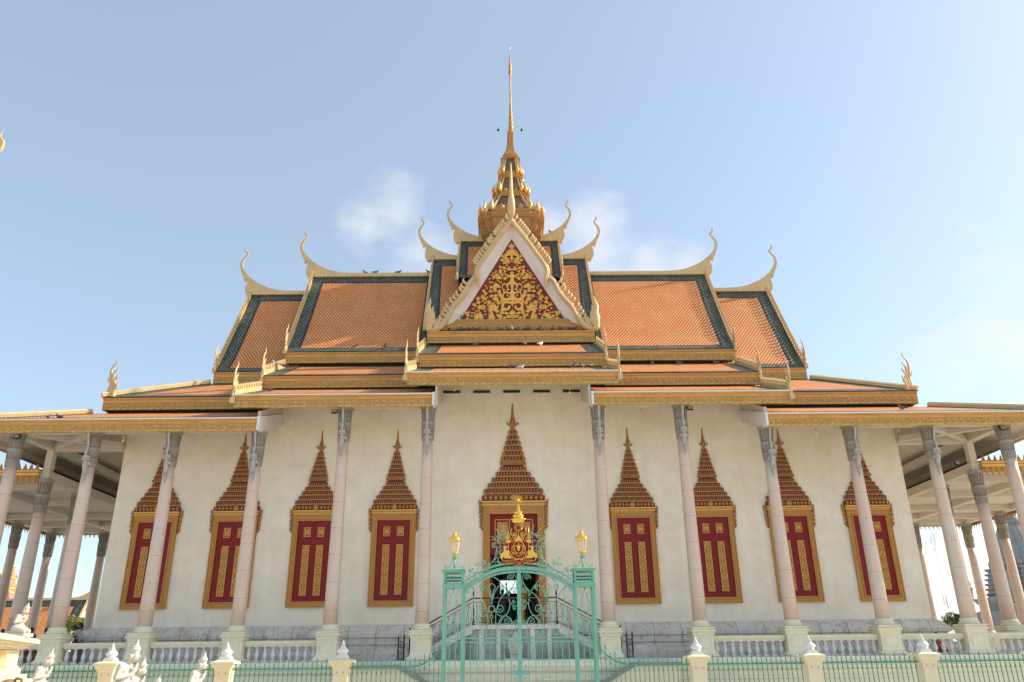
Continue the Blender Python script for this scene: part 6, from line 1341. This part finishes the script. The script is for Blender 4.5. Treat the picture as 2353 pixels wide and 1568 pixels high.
# ------------------------------------------------------------------ foliage
def foliage(mb, c, r, n, size, mats=3, seed=1):
    rnd = random.Random(seed)
    cl_ = [(rnd.uniform(-1, 1), rnd.uniform(-1, 1), rnd.uniform(-.8, 1), rnd.uniform(.25, .5)) for _ in range(14)]
    for i in range(n):
        k = cl_[i % 14]
        d = Vector((rnd.gauss(0, 1), rnd.gauss(0, 1), rnd.gauss(0, 1))).normalized()*k[3]*rnd.uniform(.6, 1.1)
        p = Vector((c[0]+(k[0]*.65+d.x)*r[0], c[1]+(k[1]*.65+d.y)*r[1], c[2]+(k[2]*.65+d.z)*r[2]))
        a = Vector((rnd.uniform(-1, 1), rnd.uniform(-1, 1), rnd.uniform(-.6, .8))).normalized(); b = a.cross(Vector((rnd.uniform(-1, 1), rnd.uniform(-1, 1), rnd.uniform(-1, 1)))).normalized(); s = size*rnd.uniform(.6, 1.3)
        mb.add([p-a*s, p+b*s*.35, p+a*s, p-b*s*.35], [(0, 1, 2, 3)], rnd.choice((0, 0, 1, 2))if mats == 3 else 0)
def bush(name, loc, r, n, size, lab, cat, mats, seed, h):
    root = empty(name, lab, cat, loc); m = MB(); m.tube([(0, 0, 0), (.05, 0, h*.5), (0, .05, h)], [.09, .06, .04], 6)
    rnd = random.Random(seed)
    for i in range(7): a = rnd.uniform(0, 6.3); m.tube([(0, 0, h*.6), (math.cos(a)*r[0]*.5, math.sin(a)*r[1]*.5, h), (math.cos(a)*r[0]*.8, math.sin(a)*r[1]*.8, h+r[2]*.8)], [.04, .025, .008], 4)
    m.build('trunk', 'bark', root); m = MB(); foliage(m, (0, 0, h+.1), r, n, size, 3, seed); m.build('crown', mats, root)
bush('shrub', (-32.3, 62, 0), (1.05, 1.1, .75), 2300, .085, 'yellow green shrub behind the visitors at the left end of the gallery', 'shrub', ['leaf', 'leaf_light', 'leaf_light'], 3, 4.3)
bush('shrub', (42.75, 80, 0), (.95, 1.0, .85), 2000, .10, 'loose dark green shrub at the foot of the lattice mast on the right', 'shrub', ['leaf', 'leaf_dark', 'leaf'], 5, 4.6)
bush('shrub', (-31.6, 66, 0), (1.5, 1.2, .9), 1800, .1, 'darker green shrub partly behind the yellow green one at the left', 'shrub', ['leaf', 'leaf_dark', 'leaf_light'], 8, 3.7)
m = MB()
for i in range(26): m.ball((random.uniform(-.16, .16), random.uniform(-.1, .1), random.uniform(-.2, .22)), random.uniform(.025, .045), i % 2, 6, 4)
m.tube([(0, 0, -.35), (0, 0, .05)], .02, 5, 1)
mat('petal_yellow', (.75, .62, .12), .6); fb = m.build('flower_bunch', ['petal_yellow', 'leaf'], None, (-20.25, 37.0, 2.72)); tag(fb, 'bunch of yellow flowers held by the person in the grey t-shirt', 'flowers')
# ------------------------------------------------------------------ pigeons
PGp = [((0, 0, .11), (.12, .062, .07)), ((.06, 0, .14), (.12, 0, .22), .05, .032), ((.13, 0, .235), (.04, .032, .034)), ((.16, 0, .235), (.185, 0, .225), .012, .005), ((-.08, 0, .11), (-.22, 0, .07), .04, .018), ((-.1, .03, .12), (-.2, .02, .09), .03, .012), ((-.1, -.03, .12), (-.2, -.02, .09), .03, .012), ((.0, .03, .06), (.01, .03, .0), .012, .008), ((.0, -.03, .06), (.01, -.03, .0), .012, .008)]
pgb = blob(PGp, .009, 'pigeon', ('pigeon_grey',), None, None, 1); COL.objects.unlink(pgb)
pm = {'g': pgb.data}
for k, mm in (('w', 'pigeon_white'), ('f', 'pigeon_fawn')):
    d = pgb.data.copy(); d.materials.clear(); d.materials.append(M_[mm]); pm[k] = d
def pigeon(x, y, z, lab, col='g', rz=None, sc=1.15):
    o = link(bpy.data.objects.new('pigeon', pm[col]), None, (x, y, z)); o.rotation_euler.z = R(random.uniform(0, 360) if rz is None else rz); o.scale = (sc,)*3; tag(o, lab, 'pigeon', 'pigeons on the temple roofs')
pigeon(-9.78, YC, 25.95, 'leftmost grey pigeon on the main left roof ridge', rz=200); pigeon(-9.07, YC, 25.96, 'second grey pigeon from the left on the main left roof ridge', rz=20); pigeon(-7.51, YC, 25.96, 'grey pigeon alone on the main left roof ridge, towards the middle', rz=10); pigeon(-5.5, YC, 25.96, 'grey pigeon at the inner end of the main left roof ridge', rz=190)
pigeon(2.9, YC, 28.98, 'dark pigeon on the curved ridge beam right of the spire', rz=190)
pigeon(-22.03, 35.9, 12.42, 'left one of two dark pigeons on the lowest left roof', rz=100); pigeon(-21.51, 35.9, 12.42, 'right one of two dark pigeons on the lowest left roof', rz=170); pigeon(18.98, 36.5, 12.7, 'dark pigeon on the lowest right roof', rz=160)
ordn = ['first', 'second', 'third', 'fourth', 'fifth', 'sixth', 'seventh', 'eighth', 'ninth', 'tenth', 'eleventh', 'twelfth', 'thirteenth', 'fourteenth', 'fifteenth', 'sixteenth', 'seventeenth', 'eighteenth', 'nineteenth']
for i, x in enumerate((-4.75, -3.69, -3.07, -2.88, -2.48, -2.15, -1.94, -1.4, -.64, -.15, .12, .34, .88, 1.09, 1.69, 2.48, 2.99, 3.53, 3.85)):
    pigeon(x, 43.08+.05*(i % 2), 19.86, ('white' if i == 10 else ordn[i])+' pigeon from the left in the row on the strip below the pediment' if i != 10 else 'white pigeon in the row of pigeons on the strip below the pediment', 'w' if i == 10 else 'g', sc=1.05)
for i, x in enumerate((-2.92, -2.32, -1.45, 1.04, 2.04, 3.03)): pigeon(x, 43.38, 20.74, ordn[i]+' dark pigeon from the left at the foot of the red carved pediment', sc=1.0)
pigeon(1.59, 43.3, 22.0, 'dark pigeon sitting in the gilded carving right of the central figure', sc=1.0)
for x, c, l in ((-2.03, 'g', 'grey pigeon in the dark gap under the pediment eave, left of centre'), (.81, 'g', 'dark pigeon in the gap under the pediment eave, right of centre'), (1.72, 'w', 'round white pigeon in the dark gap under the pediment eave')): pigeon(x, 42.3, 18.55, l, c)
for x, l in ((-.08, 'left one of two dark pigeons in the middle of the lowest central roof gap'), (.23, 'right one of two dark pigeons in the middle of the lowest central roof gap'), (3.15, 'dark pigeon right of centre in the lowest central roof gap'), (3.63, 'dark pigeon second from the right in the lowest central roof gap'), (4.08, 'dark pigeon at the right end of the lowest central roof gap')): pigeon(x, 38.1, 15.6, l)
pigeon(.4, 35.6, 14.62, 'fawn pigeon at the very edge of the lowest central eave', 'f', 20)
for x, l in ((8.14, 'first grey pigeon under the right main eave beside a green wrap'), (9.69, 'second grey pigeon under the right main eave'), (11.85, 'rightmost grey pigeon under the right main eave')): pigeon(x, 42.4, 17.33, l)
pigeon(-13.2, 41.2, 17.05, 'white pigeon on the low cream roof crest at the left', 'w', 170, 1.25); pigeon(-12.75, 41.3, 16.95, 'grey pigeon just right of the white one at the left'); pigeon(-7.53, 43.35, 18.86, 'dark pigeon low on the main left roof near its middle'); pigeon(-9.3, 43.35, 18.86, 'dark pigeon low on the main left roof, left of its middle'); pigeon(-12.05, 37.0, 14.05, 'grey pigeon at the left end of the middle lower roof')
pigeon(-5.3, 40.2, 16.3, 'dark pigeon beside the left finial of the central roof')
# ------------------------------------------------------------------ far buildings
bh = empty('far_hall', 'distant hall with orange and green tiled roof and cream gable beyond the left gallery', 'building', (-63, 100, 0))
def FB(mb, name, mats): mb.v = [(x+63, y-100, z) for x, y, z in mb.v]; return mb.build(name, mats, bh)
m = MB(); slope(m, [(96.4, 3.6), (100, 9.0)], (-78, -50.9), (-78, -50.9), (1., 1.35, .95, .4), .3); FB(m, 'roof', TM)
m = MB(); m.quad((-78, 103.6, 3.6), (-50.9, 103.6, 3.6), (-50.9, 100, 9), (-78, 100, 9), 0, [(0, 0), (27, 0), (27, 6), (0, 6)]); FB(m, 'rear_roof', 'tile_orange')
m = MB(); m.box(-77, -51.4, 97, 103, 0, 3.6); m.add([(-51.3, 96.8, 3.6), (-51.3, 103.2, 3.6), (-51.3, 100, 8.7), (-51.5, 96.8, 3.6), (-51.5, 103.2, 3.6), (-51.5, 100, 8.7)], [(0, 1, 2), (5, 4, 3)]); FB(m, 'gable_wall', 'warm_cream')
m = MB()
for s in (-1, 1):
    P0, P1 = Vector((-50.85, 100+s*3.7, 3.5)), Vector((-50.85, 100, 9.1)); m.tube([P0, P1], .16, 4, 0, False)
    n = (P1-P0).normalized(); q_ = Vector((0, s*n.z, -n.y*s)); q_ = Vector((0, s*.83, .55))
    for i in range(18): p = P0+(P1-P0)*((i+.5)/18); m.tube([p, p+q_*.22+n*.05, p+q_*.3+n*.25], [.09, .09, .01], 4, 0, False)
FB(m, 'barge_board', 'yellow_cream')
m = MB(); pts = smooth_line(CHOFA[:32], 2)+[(0, -.02), (-26, -.02), (-26, .3)]+[(a, max(b, .3)) for a, b in CHTOP]; m.poly([(-50.9+a*.9, 9.0+b*.85) for a, b in pts], 99.85, 100.15); FB(m, 'ridge_finial', 'yellow_cream')
sp_ = empty('spired_shrine', 'distant pink and gold tiered shrine spire behind the leftmost columns', 'shrine', (-73.4, 120, 0))
def sq(mb, prof, mi): mb.sqprofile(0, 0, prof, mi)
m = MB(); sq(m, [(3.4, 0), (3.2, 8), (2.4, 10.2), (1.5, 11.6), (1.2, 12.0)], 0); sq(m, [(1.0, 12.3), (.9, 12.5), (.72, 13.5)], 0); sq(m, [(.66, 13.85), (.6, 14.2), (.42, 15.1)], 0); m.build('body', 'pink_stucco', sp_)
m = MB()
for h, z in ((1.25, 12.0), (.78, 13.5), (.48, 15.1), (1.7, 11.3)): sq(m, [(h, z), (h+.12, z+.08), (h+.1, z+.22), (h-.05, z+.34)], 0)
for h, z in ((1.2, 12.2), (.75, 13.7)):
    for x in (-1, -.33, .33, 1):
        for y in (-1, 1): m.tube([(x*h, y*h, z), (x*h, y*h, z+.3), (x*h*.98, y*h*.98, z+.55)], [.16, .14, .01], 6); m.tube([(y*h, x*h, z), (y*h, x*h, z+.3), (y*h*.98, x*h*.98, z+.55)], [.16, .14, .01], 6)
pf_ = [(.4, 15.3), (.36, 15.6), (.25, 15.7)]
z = 15.75; h = .30
while z < 20.4: pf_ += [(h, z), (h*1.05, z+.1), (h*.62, z+.18), (h*.6, z+.3)]; z += .33; h *= .86
pf_ += [(.02, 21.2)]; m.lathe(0, 0, pf_, 12); m.build('spire', 'ochre_gold', sp_)
gs_ = empty('stone_stupa', 'weathered grey carved stone stupa seen between the right hand columns', 'stupa', (49.2, 78, 0))
m = MB()
def rl(prof, mi=0, mb=None):
    mb = mb or m; v = []; f = []
    for h, z in prof: v += [(x*h, y*h, z) for x, y in redent(1)]
    for i in range(len(prof)-1):
        for k in range(20): f.append((20*i+k, 20*i+(k+1) % 20, 20*i+20+(k+1) % 20, 20*i+20+k))
    mb.add(v, f, mi)
prof = [(4.4, 0), (4.4, 3.2), (4.0, 3.6), (4.0, 5.4), (3.5, 5.6), (3.4, 5.9), (3.75, 6.3), (3.9, 6.55), (3.9, 6.7), (2.9, 6.75)]
z = 6.75; h = 2.75
while z < 9.1: prof += [(h, z), (h, z+.22), (h+.22, z+.28), (h+.22, z+.40), (h-.02, z+.42)]; z += .45; h -= .07
prof += [(2.5, 9.2), (2.6, 9.25), (2.6, 9.4)]; rl(prof); m.build('base', 'grey_stone', gs_)
m = MB(); pr2 = [(2.35, 9.4), (2.3, 10.0), (2.15, 10.6), (1.85, 11.3), (1.5, 12.1), (1.2, 12.9), (1.0, 13.5), (1.0, 13.6), (1.2, 13.65), (1.2, 13.85), (.9, 13.9)]; m.lathe(0, 0, pr2, 24)
for k in range(16): a = 2*math.pi*k/16; m.tube([(h*math.cos(a), h*math.sin(a), z) for h, z in pr2[:7]], .07, 5)
for k in range(12): a = 2*math.pi*k/12; m.ball((2.35*math.cos(a), 2.35*math.sin(a), 9.75), .28, 0, 8, 6, (1, 1, 1.5)); m.tube([(2.3*math.cos(a+.1), 2.3*math.sin(a+.1), 10.4), (2.2*math.cos(a+.26), 2.2*math.sin(a+.26), 10.9), (2.15*math.cos(a+.42), 2.15*math.sin(a+.42), 10.4)], .07, 4)
m.build('bell', 'grey_stone', gs_)
m = MB(); pf_ = [(.8, 13.9)]; z = 14; h = .8
while z < 19: pf_ += [(h, z), (h*1.05, z+.15), (h*.8, z+.25)]; z += .3; h *= .88
m.lathe(0, 0, pf_+[(.02, 20)], 14); m.build('spire', 'grey_stone', gs_)
for s in (-1, 1):
    for t in (-1, 1):
        m = MB(); m.lathe(s*3.45, t*3.45, [(.45, 6.7), (.3, 6.8), (.28, 7.6), (.36, 7.7), (.36, 7.85), (.2, 8.0), (.3, 8.2), (.22, 8.4), (.05, 8.9)], 12); m.build('turret', 'grey_stone', gs_)
for s in (-1, 1): m = MB(); m.tube([(s*4.6, -4, 3.4), (s*4.3, -4, 4.6), (s*3.7, -4, 5.5), (s*4.1, -4, 5.9)], [.5, .4, .3, .12], 8); m.build('volute', 'grey_stone', gs_)
ms = empty('lattice_mast', 'thin grey lattice antenna mast far behind the right gallery', 'mast', (79.8, 150, 0))
m = MB(); L3 = [(.16*math.cos(a), .16*math.sin(a)) for a in (0.3, 2.4, 4.5)]
for x, y in L3: m.tube([(x*1.5, y*1.5, 0), (x, y, 23.8)], .025, 4, 0, False)
for i in range(68):
    z = .35*i; a, b = L3[i % 3], L3[(i+1) % 3]; m.tube([(a[0]*1.2, a[1]*1.2, z), (b[0]*1.2, b[1]*1.2, z+.35)], .014, 3, 0, False)
m.build('tower', 'steel', ms)
m = MB()
for x, z0, z1 in ((-.35, 21, 22.6), (.35, 20.8, 23), (-.3, 10.2, 12), (.28, 9.6, 11.8), (.1, 8.4, 9.4)): m.box(x-.05, x+.05, -.05, .05, z0, z1); m.tube([(0, 0, (z0+z1)/2), (x, 0, (z0+z1)/2)], .02, 4)
m.ball((.05, 0, 20.1), .15); m.build('antennas', 'steel', ms)
